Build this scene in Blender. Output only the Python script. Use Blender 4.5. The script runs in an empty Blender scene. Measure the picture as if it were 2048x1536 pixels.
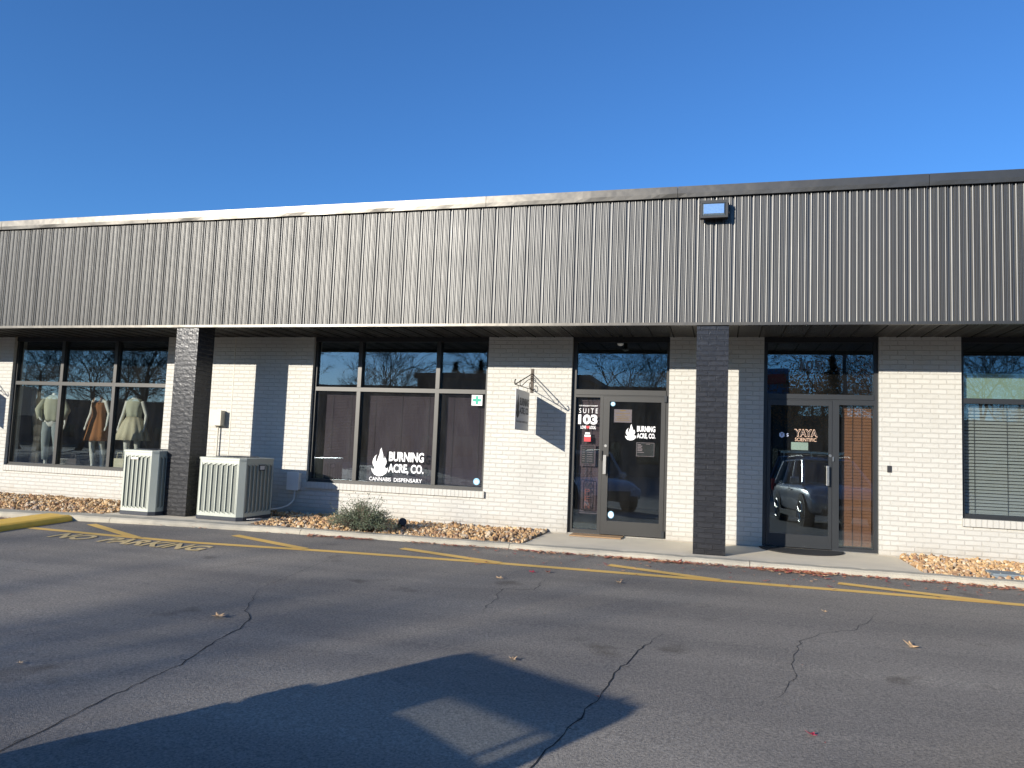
import bpy, bmesh, math, random
from mathutils import Vector, Matrix, Euler, noise as mnoise

# ------------------------------------------------------------------ camera, sky, sun, exposure
scene = bpy.context.scene
col = scene.collection
cd = bpy.data.cameras.new("camera")
cam = bpy.data.objects.new("camera", cd)
col.objects.link(cam)
RI = Vector((0.9637946, 0.26371413, 0.03943135)); UP = Vector((-0.01621386, -0.0896446, 0.99584183)); FW = Vector((-0.26615237, 0.96042631, 0.08212316))
cam.matrix_world = Matrix(((RI.x, UP.x, -FW.x, 0.0), (RI.y, UP.y, -FW.y, -11.648), (RI.z, UP.z, -FW.z, 1.279), (0, 0, 0, 1)))
cd.sensor_width = 36.0
cd.lens = 1528.82 / 2048 * 36
cd.clip_start = 0.05
cd.clip_end = 3000
scene.camera = cam

SUNV = Vector((-0.585, -1.0, 0.3127)).normalized()      # towards the sun
SUN_EL = math.asin(SUNV.z)
w = bpy.data.worlds.new("World"); scene.world = w; w.use_nodes = True
nt = w.node_tree
sky = nt.nodes.new("ShaderNodeTexSky"); sky.sky_type = 'NISHITA'; sky.sun_disc = False
sky.sun_elevation = SUN_EL
sky.sun_rotation = math.atan2(SUNV.x, SUNV.y)
sky.air_density = 1.0; sky.dust_density = 0.15; sky.ozone_density = 8.2
bg = nt.nodes["Background"]; bg.inputs[1].default_value = 0.14
nt.links.new(sky.outputs[0], bg.inputs[0])
sl = bpy.data.lights.new("sun", 'SUN'); sl.energy = 4.6; sl.angle = math.radians(0.5); sl.color = (1.0, 0.93, 0.82)
so = bpy.data.objects.new("sun", sl); col.objects.link(so)
so.rotation_euler = SUNV.to_track_quat('Z', 'Y').to_euler(); so.location = SUNV * 60
scene.view_settings.view_transform = 'Standard'; scene.view_settings.look = 'None'
scene.view_settings.exposure = 0.5; scene.view_settings.gamma = 1.0
scene.render.engine = 'CYCLES'
scene.cycles.transparent_max_bounces = 24
scene.cycles.max_bounces = 8

# ------------------------------------------------------------------ materials
def newmat(name):
    m = bpy.data.materials.new(name); m.use_nodes = True
    return m, m.node_tree, m.node_tree.nodes["Principled BSDF"]

def mix_rgb(nt, a, b, fac):
    n = nt.nodes.new("ShaderNodeMix"); n.data_type = 'RGBA'
    n.inputs[6].default_value = (*a, 1); n.inputs[7].default_value = (*b, 1)
    if fac is not None: nt.links.new(fac, n.inputs[0])
    return n

def noise_node(nt, scale, detail=3, vec=None, rough=0.5):
    n = nt.nodes.new("ShaderNodeTexNoise"); n.inputs["Scale"].default_value = scale
    n.inputs["Detail"].default_value = detail; n.inputs["Roughness"].default_value = rough
    if vec is not None: nt.links.new(vec, n.inputs["Vector"])
    return n

def ramp(nt, fac, p0, p1, c0=(0, 0, 0, 1), c1=(1, 1, 1, 1)):
    r = nt.nodes.new("ShaderNodeValToRGB"); r.color_ramp.elements[0].position = p0; r.color_ramp.elements[1].position = p1
    r.color_ramp.elements[0].color = c0; r.color_ramp.elements[1].color = c1
    nt.links.new(fac, r.inputs[0]); return r

def math_node(nt, op, a, b=None, bv=0.0):
    n = nt.nodes.new("ShaderNodeMath"); n.operation = op
    if isinstance(a, (int, float)): n.inputs[0].default_value = a
    else: nt.links.new(a, n.inputs[0])
    if b is not None: nt.links.new(b, n.inputs[1])
    else: n.inputs[1].default_value = bv
    return n

def simple(name, c, rough=0.6, metal=0.0, spec=0.5, var=0.12, scale=6.0, bump=0.0, bscale=60.0):
    m, nt, p = newmat(name)
    tc = nt.nodes.new("ShaderNodeTexCoord")
    n = noise_node(nt, scale, 4, tc.outputs["Object"])
    a = tuple(x * (1 - var) for x in c); b = tuple(min(1, x * (1 + var)) for x in c)
    mx = mix_rgb(nt, a, b, n.outputs[0]); nt.links.new(mx.outputs[2], p.inputs["Base Color"])
    p.inputs["Roughness"].default_value = rough; p.inputs["Metallic"].default_value = metal
    p.inputs["Specular IOR Level"].default_value = spec
    if bump:
        n2 = noise_node(nt, bscale, 4, tc.outputs["Object"])
        bn = nt.nodes.new("ShaderNodeBump"); bn.inputs["Strength"].default_value = 1.0; bn.inputs["Distance"].default_value = bump
        nt.links.new(n2.outputs[0], bn.inputs["Height"]); nt.links.new(bn.outputs[0], p.inputs["Normal"])
    return m

def brick_mat(name, c, c2, rough, lump, mortar=.0065, bw=0.2032, rh=0.0677, depth=0.006):
    m, nt, p = newmat(name)
    uv = nt.nodes.new("ShaderNodeTexCoord")
    nz = noise_node(nt, 7.0, 2, uv.outputs["UV"])
    # wobble the coordinates so the courses are not ruler straight
    sub = nt.nodes.new("ShaderNodeVectorMath"); sub.operation = 'SUBTRACT'; nt.links.new(nz.outputs["Color"], sub.inputs[0]); sub.inputs[1].default_value = (.5, .5, .5)
    sc = nt.nodes.new("ShaderNodeVectorMath"); sc.operation = 'SCALE'; nt.links.new(sub.outputs[0], sc.inputs[0]); sc.inputs["Scale"].default_value = 0.016
    ad = nt.nodes.new("ShaderNodeVectorMath"); ad.operation = 'ADD'; nt.links.new(uv.outputs["UV"], ad.inputs[0]); nt.links.new(sc.outputs[0], ad.inputs[1])
    b = nt.nodes.new("ShaderNodeTexBrick"); nt.links.new(ad.outputs[0], b.inputs["Vector"])
    b.inputs["Scale"].default_value = 1.0; b.inputs["Mortar Size"].default_value = mortar; b.inputs["Mortar Smooth"].default_value = 0.35
    b.inputs["Brick Width"].default_value = bw; b.inputs["Row Height"].default_value = rh; b.offset = 0.5
    b.inputs["Color1"].default_value = (0, 0, 0, 1); b.inputs["Color2"].default_value = (1, 1, 1, 1); b.inputs["Mortar"].default_value = (.5, .5, .5, 1); b.inputs["Bias"].default_value = 0
    n1 = noise_node(nt, 16.0, 3, uv.outputs["UV"]); n2 = noise_node(nt, 55.0, 3, uv.outputs["UV"])
    # height = 1-mortar + random per brick + lumps
    inv = math_node(nt, 'SUBTRACT', 1.0, b.outputs["Fac"])
    h = math_node(nt, 'MULTIPLY', n1.outputs[0], None, lump)
    h2 = math_node(nt, 'ADD', inv.outputs[0], h.outputs[0])
    sepc = math_node(nt, 'MULTIPLY', b.outputs["Color"], None, 0.6)
    h3 = math_node(nt, 'ADD', h2.outputs[0], sepc.outputs[0])
    f = math_node(nt, 'MULTIPLY', n2.outputs[0], None, lump * 0.35)
    h4 = math_node(nt, 'ADD', h3.outputs[0], f.outputs[0])
    bn = nt.nodes.new("ShaderNodeBump"); bn.inputs["Strength"].default_value = 1.0; bn.inputs["Distance"].default_value = depth
    nt.links.new(h4.outputs[0], bn.inputs["Height"]); nt.links.new(bn.outputs[0], p.inputs["Normal"])
    big = noise_node(nt, 0.9, 5, uv.outputs["UV"])
    bf = math_node(nt, 'MULTIPLY', b.outputs["Color"], None, .45); bb_ = math_node(nt, 'MULTIPLY', big.outputs[0], None, .6); bs = math_node(nt, 'ADD', bf.outputs[0], bb_.outputs[0])
    mx = mix_rgb(nt, c, c2, bs.outputs[0])
    # joints tinted darker than the brick faces
    mm = nt.nodes.new("ShaderNodeMix"); mm.data_type = 'RGBA'; mm.blend_type = 'MULTIPLY'
    jf = math_node(nt, 'MULTIPLY', b.outputs["Fac"], None, 0.22); nt.links.new(jf.outputs[0], mm.inputs[0])
    nt.links.new(mx.outputs[2], mm.inputs[6]); mm.inputs[7].default_value = (.62, .58, .52, 1)
    g = nt.nodes.new("ShaderNodeNewGeometry"); sx = nt.nodes.new("ShaderNodeSeparateXYZ"); nt.links.new(g.outputs["Position"], sx.inputs[0])
    dn = noise_node(nt, 3.5, 5, uv.outputs["UV"], .65); hh = math_node(nt, 'MULTIPLY', dn.outputs[0], None, .55); zz = math_node(nt, 'SUBTRACT', hh.outputs[0], sx.outputs["Z"])
    dr = ramp(nt, zz.outputs[0], .06, .32); df = math_node(nt, 'MULTIPLY', dr.outputs[0], None, .45)
    st = nt.nodes.new("ShaderNodeMapping"); st.inputs["Scale"].default_value = (3.0, .35, 1); nt.links.new(uv.outputs["UV"], st.inputs[0])
    sn = noise_node(nt, 2.2, 5, st.outputs[0], .6); sr = ramp(nt, sn.outputs[0], .56, .78); sf = math_node(nt, 'MULTIPLY', sr.outputs[0], None, .16); tot = math_node(nt, 'MAXIMUM', df.outputs[0], sf.outputs[0])
    m5 = nt.nodes.new("ShaderNodeMix"); m5.data_type = 'RGBA'; m5.blend_type = 'MULTIPLY'; nt.links.new(tot.outputs[0], m5.inputs[0]); nt.links.new(mm.outputs[2], m5.inputs[6]); m5.inputs[7].default_value = (.66, .56, .44, 1)
    nt.links.new(m5.outputs[2], p.inputs["Base Color"])
    p.inputs["Roughness"].default_value = rough
    return m

def glass_mat(name, tint=(.78, .82, .82), f0=0.045, dust=0.02, wob=0.0):
    m = bpy.data.materials.new(name); m.use_nodes = True; nt = m.node_tree
    for n in list(nt.nodes): nt.nodes.remove(n)
    out = nt.nodes.new("ShaderNodeOutputMaterial")
    tr = nt.nodes.new("ShaderNodeBsdfTransparent"); tr.inputs[0].default_value = (*tint, 1)
    gl = nt.nodes.new("ShaderNodeBsdfGlossy"); gl.inputs["Roughness"].default_value = 0.0; gl.inputs[0].default_value = (.74, .90, 1.0, 1)
    lw = nt.nodes.new("ShaderNodeLayerWeight"); lw.inputs[0].default_value = 0.5
    pw = math_node(nt, 'POWER', lw.outputs["Facing"], None, 5.0)
    a = math_node(nt, 'MULTIPLY', pw.outputs[0], None, 1 - f0); fr = math_node(nt, 'ADD', a.outputs[0], None, f0)
    mx = nt.nodes.new("ShaderNodeMixShader"); nt.links.new(fr.outputs[0], mx.inputs[0]); nt.links.new(tr.outputs[0], mx.inputs[1]); nt.links.new(gl.outputs[0], mx.inputs[2])
    tc = nt.nodes.new("ShaderNodeTexCoord")
    if wob:
        wn = noise_node(nt, 1.7, 1, tc.outputs["Object"]); bn = nt.nodes.new("ShaderNodeBump"); bn.inputs["Distance"].default_value = wob
        nt.links.new(wn.outputs[0], bn.inputs["Height"]); nt.links.new(bn.outputs[0], gl.inputs["Normal"])
    df = nt.nodes.new("ShaderNodeBsdfDiffuse"); df.inputs[0].default_value = (.7, .68, .64, 1)
    mp = nt.nodes.new("ShaderNodeMapping"); mp.inputs["Scale"].default_value = (6, 6, 1.6); nt.links.new(tc.outputs["Object"], mp.inputs[0])
    dn = noise_node(nt, 1.0, 5, mp.outputs[0], 0.65); rp = ramp(nt, dn.outputs[0], 0.35, 0.8)
    dm = math_node(nt, 'MULTIPLY', rp.outputs[0], None, dust); dm2 = math_node(nt, 'ADD', dm.outputs[0], None, dust * .3)
    m2 = nt.nodes.new("ShaderNodeMixShader"); nt.links.new(dm2.outputs[0], m2.inputs[0]); nt.links.new(mx.outputs[0], m2.inputs[1]); nt.links.new(df.outputs[0], m2.inputs[2])
    nt.links.new(m2.outputs[0], out.inputs[0])
    return m

def asphalt_mat():
    m, nt, p = newmat("asphalt")
    g = nt.nodes.new("ShaderNodeNewGeometry"); P = g.outputs["Position"]
    n1 = noise_node(nt, 60, 3, P, 0.7); n2 = noise_node(nt, 0.45, 4, P, 0.55); n3 = noise_node(nt, 190, 2, P, 0.6)
    mp = nt.nodes.new("ShaderNodeMapping"); mp.inputs["Scale"].default_value = (.22, 1.6, 1); mp.inputs["Rotation"].default_value = (0, 0, .15); nt.links.new(P, mp.inputs[0])
    n4 = noise_node(nt, 1.0, 3, mp.outputs[0])
    c1 = mix_rgb(nt, (.205, .186, .160), (.30, .273, .236), n2.outputs[0])
    r4 = ramp(nt, n4.outputs[0], .35, .7, (.80, .80, .81, 1), (1.14, 1.13, 1.10, 1))
    mu = nt.nodes.new("ShaderNodeMix"); mu.data_type = 'RGBA'; mu.blend_type = 'MULTIPLY'; mu.inputs[0].default_value = 1
    nt.links.new(c1.outputs[2], mu.inputs[6]); nt.links.new(r4.outputs[0], mu.inputs[7])
    r1 = ramp(nt, n1.outputs[0], .3, .72, (.55, .55, .56, 1), (1.5, 1.48, 1.44, 1))
    m2 = nt.nodes.new("ShaderNodeMix"); m2.data_type = 'RGBA'; m2.blend_type = 'MULTIPLY'; m2.inputs[0].default_value = 1
    nt.links.new(mu.outputs[2], m2.inputs[6]); nt.links.new(r1.outputs[0], m2.inputs[7])
    on = noise_node(nt, 1.5, 3, P, .5); orr = ramp(nt, on.outputs[0], .66, .74, (1, 1, 1, 1), (.62, .60, .58, 1))
    mo = nt.nodes.new("ShaderNodeMix"); mo.data_type = 'RGBA'; mo.blend_type = 'MULTIPLY'; mo.inputs[0].default_value = 1
    nt.links.new(m2.outputs[2], mo.inputs[6]); nt.links.new(orr.outputs[0], mo.inputs[7]); m2 = mo
    # pale stone chips
    vo = nt.nodes.new("ShaderNodeTexVoronoi"); vo.inputs["Scale"].default_value = 26; nt.links.new(P, vo.inputs["Vector"])
    rv = ramp(nt, vo.outputs["Distance"], .05, .10, (1, 1, 1, 1), (0, 0, 0, 1))
    sp = math_node(nt, 'MULTIPLY', rv.outputs[0], None, .35)
    m3 = nt.nodes.new("ShaderNodeMix"); m3.data_type = 'RGBA'; nt.links.new(sp.outputs[0], m3.inputs[0]); nt.links.new(m2.outputs[2], m3.inputs[6]); m3.inputs[7].default_value = (.25, .24, .22, 1)
    nt.links.new(m3.outputs[2], p.inputs["Base Color"])
    p.inputs["Roughness"].default_value = 0.82; p.inputs["Specular IOR Level"].default_value = 0.35
    s = math_node(nt, 'ADD', n1.outputs[0], n3.outputs[0])
    bn = nt.nodes.new("ShaderNodeBump"); bn.inputs["Distance"].default_value = 0.006; bn.inputs["Strength"].default_value = 0.9
    nt.links.new(s.outputs[0], bn.inputs["Height"]); nt.links.new(bn.outputs[0], p.inputs["Normal"])
    return m

def worn_paint(name, c):
    m, nt, p = newmat(name)
    g = nt.nodes.new("ShaderNodeNewGeometry")
    n = noise_node(nt, 38, 4, g.outputs["Position"], .7); n2 = noise_node(nt, 3, 3, g.outputs["Position"])
    s = math_node(nt, 'MULTIPLY', n.outputs[0], None, .75); s2 = math_node(nt, 'MULTIPLY', n2.outputs[0], None, .35); s3 = math_node(nt, 'ADD', s.outputs[0], s2.outputs[0])
    r = ramp(nt, s3.outputs[0], .33, .44)
    mx = mix_rgb(nt, (.10, .09, .07), c, r.outputs[0])
    nt.links.new(mx.outputs[2], p.inputs["Base Color"]); p.inputs["Roughness"].default_value = .7
    bn = nt.nodes.new("ShaderNodeBump"); bn.inputs["Distance"].default_value = .003; nt.links.new(n.outputs[0], bn.inputs["Height"]); nt.links.new(bn.outputs[0], p.inputs["Normal"])
    return m

def leaf_mat(name, cols, rough=.6):
    m, nt, p = newmat(name)
    g = nt.nodes.new("ShaderNodeNewGeometry"); r = nt.nodes.new("ShaderNodeValToRGB")
    nt.links.new(g.outputs["Random Per Island"], r.inputs[0])
    e = r.color_ramp.elements
    for i, c in enumerate(cols):
        t = i / max(1, len(cols) - 1)
        if i < 2: e[i].position = t; e[i].color = (*c, 1)
        else:
            k = e.new(t); k.color = (*c, 1)
    e[1].position = 1 / max(1, len(cols) - 1) if len(cols) > 2 else 1
    nt.links.new(r.outputs[0], p.inputs["Base Color"]); p.inputs["Roughness"].default_value = rough
    return m

def rock_mat(name, cols):
    m = leaf_mat(name, cols, .85); nt = m.node_tree; p = nt.nodes["Principled BSDF"]
    g = nt.nodes.new("ShaderNodeNewGeometry"); n = noise_node(nt, 40, 3, g.outputs["Position"])
    bn = nt.nodes.new("ShaderNodeBump"); bn.inputs["Distance"].default_value = .01; nt.links.new(n.outputs[0], bn.inputs["Height"]); nt.links.new(bn.outputs[0], p.inputs["Normal"])
    return m

M = {}
M['white_brick'] = brick_mat("white_painted_brick", (.47, .458, .41), (.57, .555, .505), .55, .85, depth=.006)
M['white_side'] = brick_mat("white_painted_brick_sill", (.48, .468, .42), (.54, .525, .475), .55, .5, bw=.0677, rh=.12)
M['black_brick'] = brick_mat("black_gloss_brick", (.014, .015, .018), (.034, .035, .040), .26, .20, mortar=.010, depth=.019)
M['asphalt'] = asphalt_mat()
M['concrete'] = simple("concrete", (.74, .65, .49), .85, var=.16, scale=2.2, bump=.004, bscale=90)
M['kerb'] = simple("kerb_concrete", (.45, .41, .32), .9, var=.3, scale=5, bump=.009, bscale=70)
M['yellow_line'] = worn_paint("worn_yellow_paint", (.80, .50, .13))
M['pale_line'] = worn_paint("worn_pale_yellow_paint", (.70, .52, .24))
M['yellow_kerb'] = simple("yellow_kerb_paint", (.88, .52, .07), .55, var=.18, scale=9, bump=.006, bscale=60)
M['crack'] = simple("crack_dark", (.012, .012, .013), .95)
M['fascia'] = simple("bronze_metal_panel", (.102, .099, .090), .44, .85, var=.10, scale=3)
def streak_fascia():
    m = M['fascia']; nt = m.node_tree; p = nt.nodes["Principled BSDF"]
    g = nt.nodes.new("ShaderNodeNewGeometry"); mp = nt.nodes.new("ShaderNodeMapping"); mp.inputs["Scale"].default_value = (5.5, 1, .25); nt.links.new(g.outputs["Position"], mp.inputs[0])
    n = noise_node(nt, 1.0, 5, mp.outputs[0], .6); r = ramp(nt, n.outputs[0], .3, .7, (.116, .115, .111, 1), (.142, .141, .136, 1)); nt.links.new(r.outputs[0], p.inputs["Base Color"])
    n2 = noise_node(nt, 2.2, 3, g.outputs["Position"]); r2 = ramp(nt, n2.outputs[0], .3, .7, (.43, .43, .43, 1), (.47, .47, .47, 1)); nt.links.new(r2.outputs[0], p.inputs["Roughness"])
streak_fascia()
M['coping'] = simple("bronze_metal_coping", (.115, .108, .096), .38, .8, var=.08, scale=3)
M['soffit'] = simple("soffit_metal", (.10, .093, .085), .38, .55, var=.1, scale=4)
M['groove'] = simple("soffit_groove", (.008, .008, .008), .9)
M['frame'] = simple("bronze_aluminium", (.050, .049, .046), .4, .35, var=.08, scale=5)
M['frame_dark'] = simple("dark_aluminium", (.032, .035, .038), .42, .3, var=.08, scale=5)
M['black'] = simple("black_matte", (.012, .012, .013), .6)
M['rubber'] = simple("black_rubber", (.018, .018, .018), .85, bump=.004, bscale=120)
M['glass'] = glass_mat("window_glass", (.86, .88, .88), .105, .010, wob=.0004)
M['glass_dusty'] = glass_mat("dusty_glass", (.84, .85, .86), .10, .016, wob=.0004)
M['carglass'] = glass_mat("car_glass", (.55, .58, .58), .06, .0)
M['clearglass'] = glass_mat("clear_car_glass", (.92, .94, .94), .04, .0)
M['steel'] = simple("brushed_steel", (.72, .69, .62), .28, 1.0, var=.05, scale=40)
M['iron'] = simple("wrought_iron", (.05, .04, .032), .5, .6, bump=.001, bscale=80)
M['ac'] = simple("beige_ac_steel", (.46, .48, .41), .42, .15, var=.06, scale=4)
M['ac_coil'] = simple("ac_coil", (.22, .235, .205), .7, .2, var=.25, scale=120)
M['ac_base'] = simple("ac_base", (.04, .045, .055), .7)
M['beige'] = simple("beige_box", (.60, .56, .46), .5)
M['whitebox'] = simple("white_box", (.70, .69, .65), .5)
M['white'] = simple("white_vinyl", (.86, .86, .86), .5, var=.02)
M['black_ink'] = simple("black_ink", (.02, .02, .022), .5, var=.02)
M['signface'] = simple("white_sign_face", (.62, .60, .58), .3, var=.03, scale=2)
M['teal'] = simple("teal_green", (.0, .36, .24), .5, var=.03)
M['blue_sticker'] = simple("blue_sticker", (.25, .52, .72), .4, var=.1)
M['red'] = simple("red_vinyl", (.55, .03, .04), .5)
M['blind_plum'] = simple("plum_grey_blind", (.058, .038, .047), .6, var=.12, scale=3)
M['blind_plum2'] = simple("plum_blind_light", (.125, .078, .09), .6, var=.12, scale=3)
M['blind_brown'] = simple("brown_wood_blind", (.25, .105, .045), .5, var=.2, scale=6)
M['blind_white'] = simple("white_blind", (.44, .46, .43), .5, var=.06)
M['panel_green'] = simple("pale_green_panel", (.27, .37, .27), .6, var=.05)
M['interior'] = simple("dark_interior", (.03, .034, .036), .9, var=.3, scale=1.5)
M['interior_teal'] = simple("shop_wall_grey_green", (.09, .11, .105), .9, var=.2, scale=1.2)
M['plaster'] = simple("mannequin_white", (.72, .71, .62), .45, var=.03)
M['cloth_tan'] = simple("rust_brown_fabric", (.38, .155, .05), .85, var=.2, scale=8)
M['cloth_cream'] = simple("cream_fabric", (.62, .56, .38), .85, var=.15, scale=8)
M['cloth_sage'] = simple("pale_sage_fabric", (.50, .50, .36), .85, var=.15, scale=8)
M['denim'] = simple("faded_denim", (.30, .34, .33), .85, var=.15, scale=14)
M['cloth_dark'] = simple("dark_taupe_fabric", (.10, .08, .07), .85)
M['curtain'] = simple("taupe_curtain", (.24, .215, .17), .9, var=.12, scale=4)
M['mat_tan'] = simple("coir_mat", (.40, .25, .13), .95, var=.25, scale=30, bump=.006, bscale=150)
M['soil'] = simple("soil", (.16, .10, .06), .95, var=.3, scale=8, bump=.02, bscale=20)
M['rock'] = rock_mat("tan_river_rock", [(.44, .25, .11), (.60, .39, .18), (.26, .14, .08), (.66, .47, .25), (.34, .19, .10), (.55, .35, .16), (.72, .60, .42), (.30, .22, .17)])
M['leaf_litter'] = leaf_mat("leaf_litter", [(.34, .06, .05), (.45, .18, .09), (.28, .04, .05), (.62, .40, .22), (.40, .13, .07)])
M['leaf_tan'] = simple("dry_leaf_tan", (.58, .38, .20), .6, var=.25, scale=30)
M['leaf_rust'] = simple("dry_leaf_rust", (.30, .09, .05), .6, var=.3, scale=30)
M['leaf_red'] = simple("red_leaf", (.42, .03, .06), .6, var=.2, scale=30)
M['shrub'] = leaf_mat("shrub_leaves", [(.12, .15, .075), (.20, .235, .135), (.085, .11, .055), (.27, .29, .19)])
M['twig'] = simple("twig", (.14, .11, .08), .9)
M['bark'] = simple("grey_bark", (.095, .08, .066), .9, var=.3, scale=4)
M['conifer'] = leaf_mat("conifer_green", [(.012, .028, .014), (.025, .05, .025), (.018, .035, .018)])
M['orange_leaf'] = leaf_mat("orange_foliage", [(.45, .16, .04), (.55, .25, .07), (.30, .10, .03)])
M['far_wall'] = simple("far_wall_dark", (.11, .105, .10), .8, var=.15, scale=.5)
M['far_wall_light'] = simple("far_wall_tan", (.34, .31, .27), .8, var=.1, scale=.5)
M['far_roof'] = simple("far_roof", (.05, .055, .06), .6)
M['paint_grey'] = simple("metallic_grey_car_paint", (.44, .46, .48), .2, .2, var=.03)
M['paint_dark'] = simple("dark_blue_car_paint", (.05, .07, .12), .25, .6, var=.03)
M['plastic'] = simple("black_plastic", (.02, .02, .022), .5)
M['lens'] = simple("clear_headlight", (.7, .72, .74), .08, .2, var=.02)
M['tail'] = simple("red_taillight", (.4, .02, .02), .15, var=.02)
M['flood_glass'] = simple("prismatic_lens", (.50, .66, .80), .12, .75, var=.25, scale=60, bump=.002, bscale=45)
M['ground_grass'] = simple("winter_grass", (.16, .13, .06), .95, var=.3, scale=.6)
M['billboard_blue'] = simple("billboard_blue", (.22, .30, .46), .7)
M['billboard_red'] = simple("billboard_red", (.75, .10, .06), .6)

def coping_bump():
    m = M['coping']; nt = m.node_tree; p = nt.nodes["Principled BSDF"]
    g = nt.nodes.new("ShaderNodeNewGeometry"); mp = nt.nodes.new("ShaderNodeMapping"); mp.inputs["Scale"].default_value = (3.2, 2, 5); nt.links.new(g.outputs["Position"], mp.inputs[0])
    n = noise_node(nt, 1.0, 2, mp.outputs[0]); bn = nt.nodes.new("ShaderNodeBump"); bn.inputs["Distance"].default_value = .006
    nt.links.new(n.outputs[0], bn.inputs["Height"]); nt.links.new(bn.outputs[0], p.inputs["Normal"])
coping_bump()

# ------------------------------------------------------------------ mesh helpers
class MB:
    def __init__(s): s.v = []; s.f = []; s.uv = None
    def quad(s, a, b, c, d):
        i = len(s.v); s.v += [a, b, c, d]; s.f.append((i, i + 1, i + 2, i + 3))
    def box(s, x0, x1, y0, y1, z0, z1):
        i = len(s.v)
        s.v += [(x0, y0, z0), (x1, y0, z0), (x1, y1, z0), (x0, y1, z0), (x0, y0, z1), (x1, y0, z1), (x1, y1, z1), (x0, y1, z1)]
        for f in ((0, 3, 2, 1), (4, 5, 6, 7), (0, 1, 5, 4), (1, 2, 6, 5), (2, 3, 7, 6), (3, 0, 4, 7)): s.f.append(tuple(i + k for k in f))
        return s
    def prism(s, pts, fn):
        """pts = 2-D outline (ccw), fn(p, k) -> 3-D for k = 0 / 1"""
        n = len(pts); i = len(s.v)
        s.v += [fn(p, 0) for p in pts] + [fn(p, 1) for p in pts]
        s.f.append(tuple(i + k for k in range(n))); s.f.append(tuple(i + n + k for k in reversed(range(n))))
        for k in range(n): s.f.append((i + (k + 1) % n, i + k, i + n + k, i + n + (k + 1) % n))
        return s
    def tube(s, pts, rad, n=6, cap=True, flat=1.0):
        pts = [Vector(p) for p in pts]
        if not isinstance(rad, (list, tuple)): rad = [rad] * len(pts)
        base = len(s.v); prev = None
        for k, p in enumerate(pts):
            t = (pts[min(k + 1, len(pts) - 1)] - pts[max(k - 1, 0)]).normalized()
            if prev is None:
                a = t.cross(Vector((0, 0, 1)));
                if a.length < 1e-3: a = t.cross(Vector((0, 1, 0)))
                a.normalize()
            else:
                a = prev - t * prev.dot(t); a.normalize()
            prev = a; b = t.cross(a)
            for j in range(n):
                an = 2 * math.pi * j / n; q = p + (a * math.cos(an) + b * math.sin(an) * flat) * rad[k]
                s.v.append(tuple(q))
        for k in range(len(pts) - 1):
            for j in range(n):
                s.f.append((base + k * n + j, base + k * n + (j + 1) % n, base + (k + 1) * n + (j + 1) % n, base + (k + 1) * n + j))
        if cap:
            s.f.append(tuple(base + j for j in reversed(range(n)))); s.f.append(tuple(base + (len(pts) - 1) * n + j for j in range(n)))
        return s
    def rings(s, rings, cap=True):
        n = len(rings[0]); b = len(s.v)
        for r in rings: s.v += [tuple(p) for p in r]
        for k in range(len(rings) - 1):
            for j in range(n): s.f.append((b + k * n + j, b + k * n + (j + 1) % n, b + (k + 1) * n + (j + 1) % n, b + (k + 1) * n + j))
        if cap:
            s.f.append(tuple(b + j for j in reversed(range(n)))); s.f.append(tuple(b + (len(rings) - 1) * n + j for j in range(n)))
        return s
    def build(s, name, mat, parent=None, smooth=False, uvrot=False, bevel=0.0):
        me = bpy.data.meshes.new(name)
        off = Vector((0, 0, 0)); p = parent
        while p is not None: off += p.location; p = p.parent
        vs = [(a - off.x, b - off.y, c - off.z) for a, b, c in s.v]
        me.from_pydata(vs, [], s.f); me.update()
        bm = bmesh.new(); bm.from_mesh(me); bmesh.ops.recalc_face_normals(bm, faces=bm.faces)
        ul = bm.loops.layers.uv.new("UVMap")
        for f in bm.faces:
            n = f.normal; ax = max(range(3), key=lambda k: abs(n[k]))
            for l in f.loops:
                c = l.vert.co + off
                u = (c.x, c.y) if ax == 2 else ((c.y, c.z) if ax == 0 else (c.x, c.z))
                l[ul].uv = (u[0] + 20.0, u[1] + 20.31)
        bm.to_mesh(me); bm.free()
        if smooth: me.polygons.foreach_set('use_smooth', [True] * len(me.polygons))
        me.materials.append(mat)
        o = bpy.data.objects.new(name, me); col.objects.link(o)
        if parent is not None: o.parent = parent
        if bevel:
            b = o.modifiers.new("bevel", 'BEVEL'); b.width = bevel; b.segments = 2; b.limit_method = 'ANGLE'
        return o

def tag(o, label=None, cat=None, group=None, kind=None):
    if label: o['label'] = label
    if cat: o['category'] = cat
    if group: o['group'] = group
    if kind: o['kind'] = kind
    return o
def empty(name, loc=(0, 0, 0), rz=0.0):
    o = bpy.data.objects.new(name, None); col.objects.link(o); o.location = loc; o.rotation_euler = (0, 0, rz); o.empty_display_size = .2
    return o
def copy_tree(o, parent=None):
    c = o.copy(); col.objects.link(c); c.parent = parent
    for ch in o.children: copy_tree(ch, c)
    return c
def finish(o):
    pass

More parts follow.
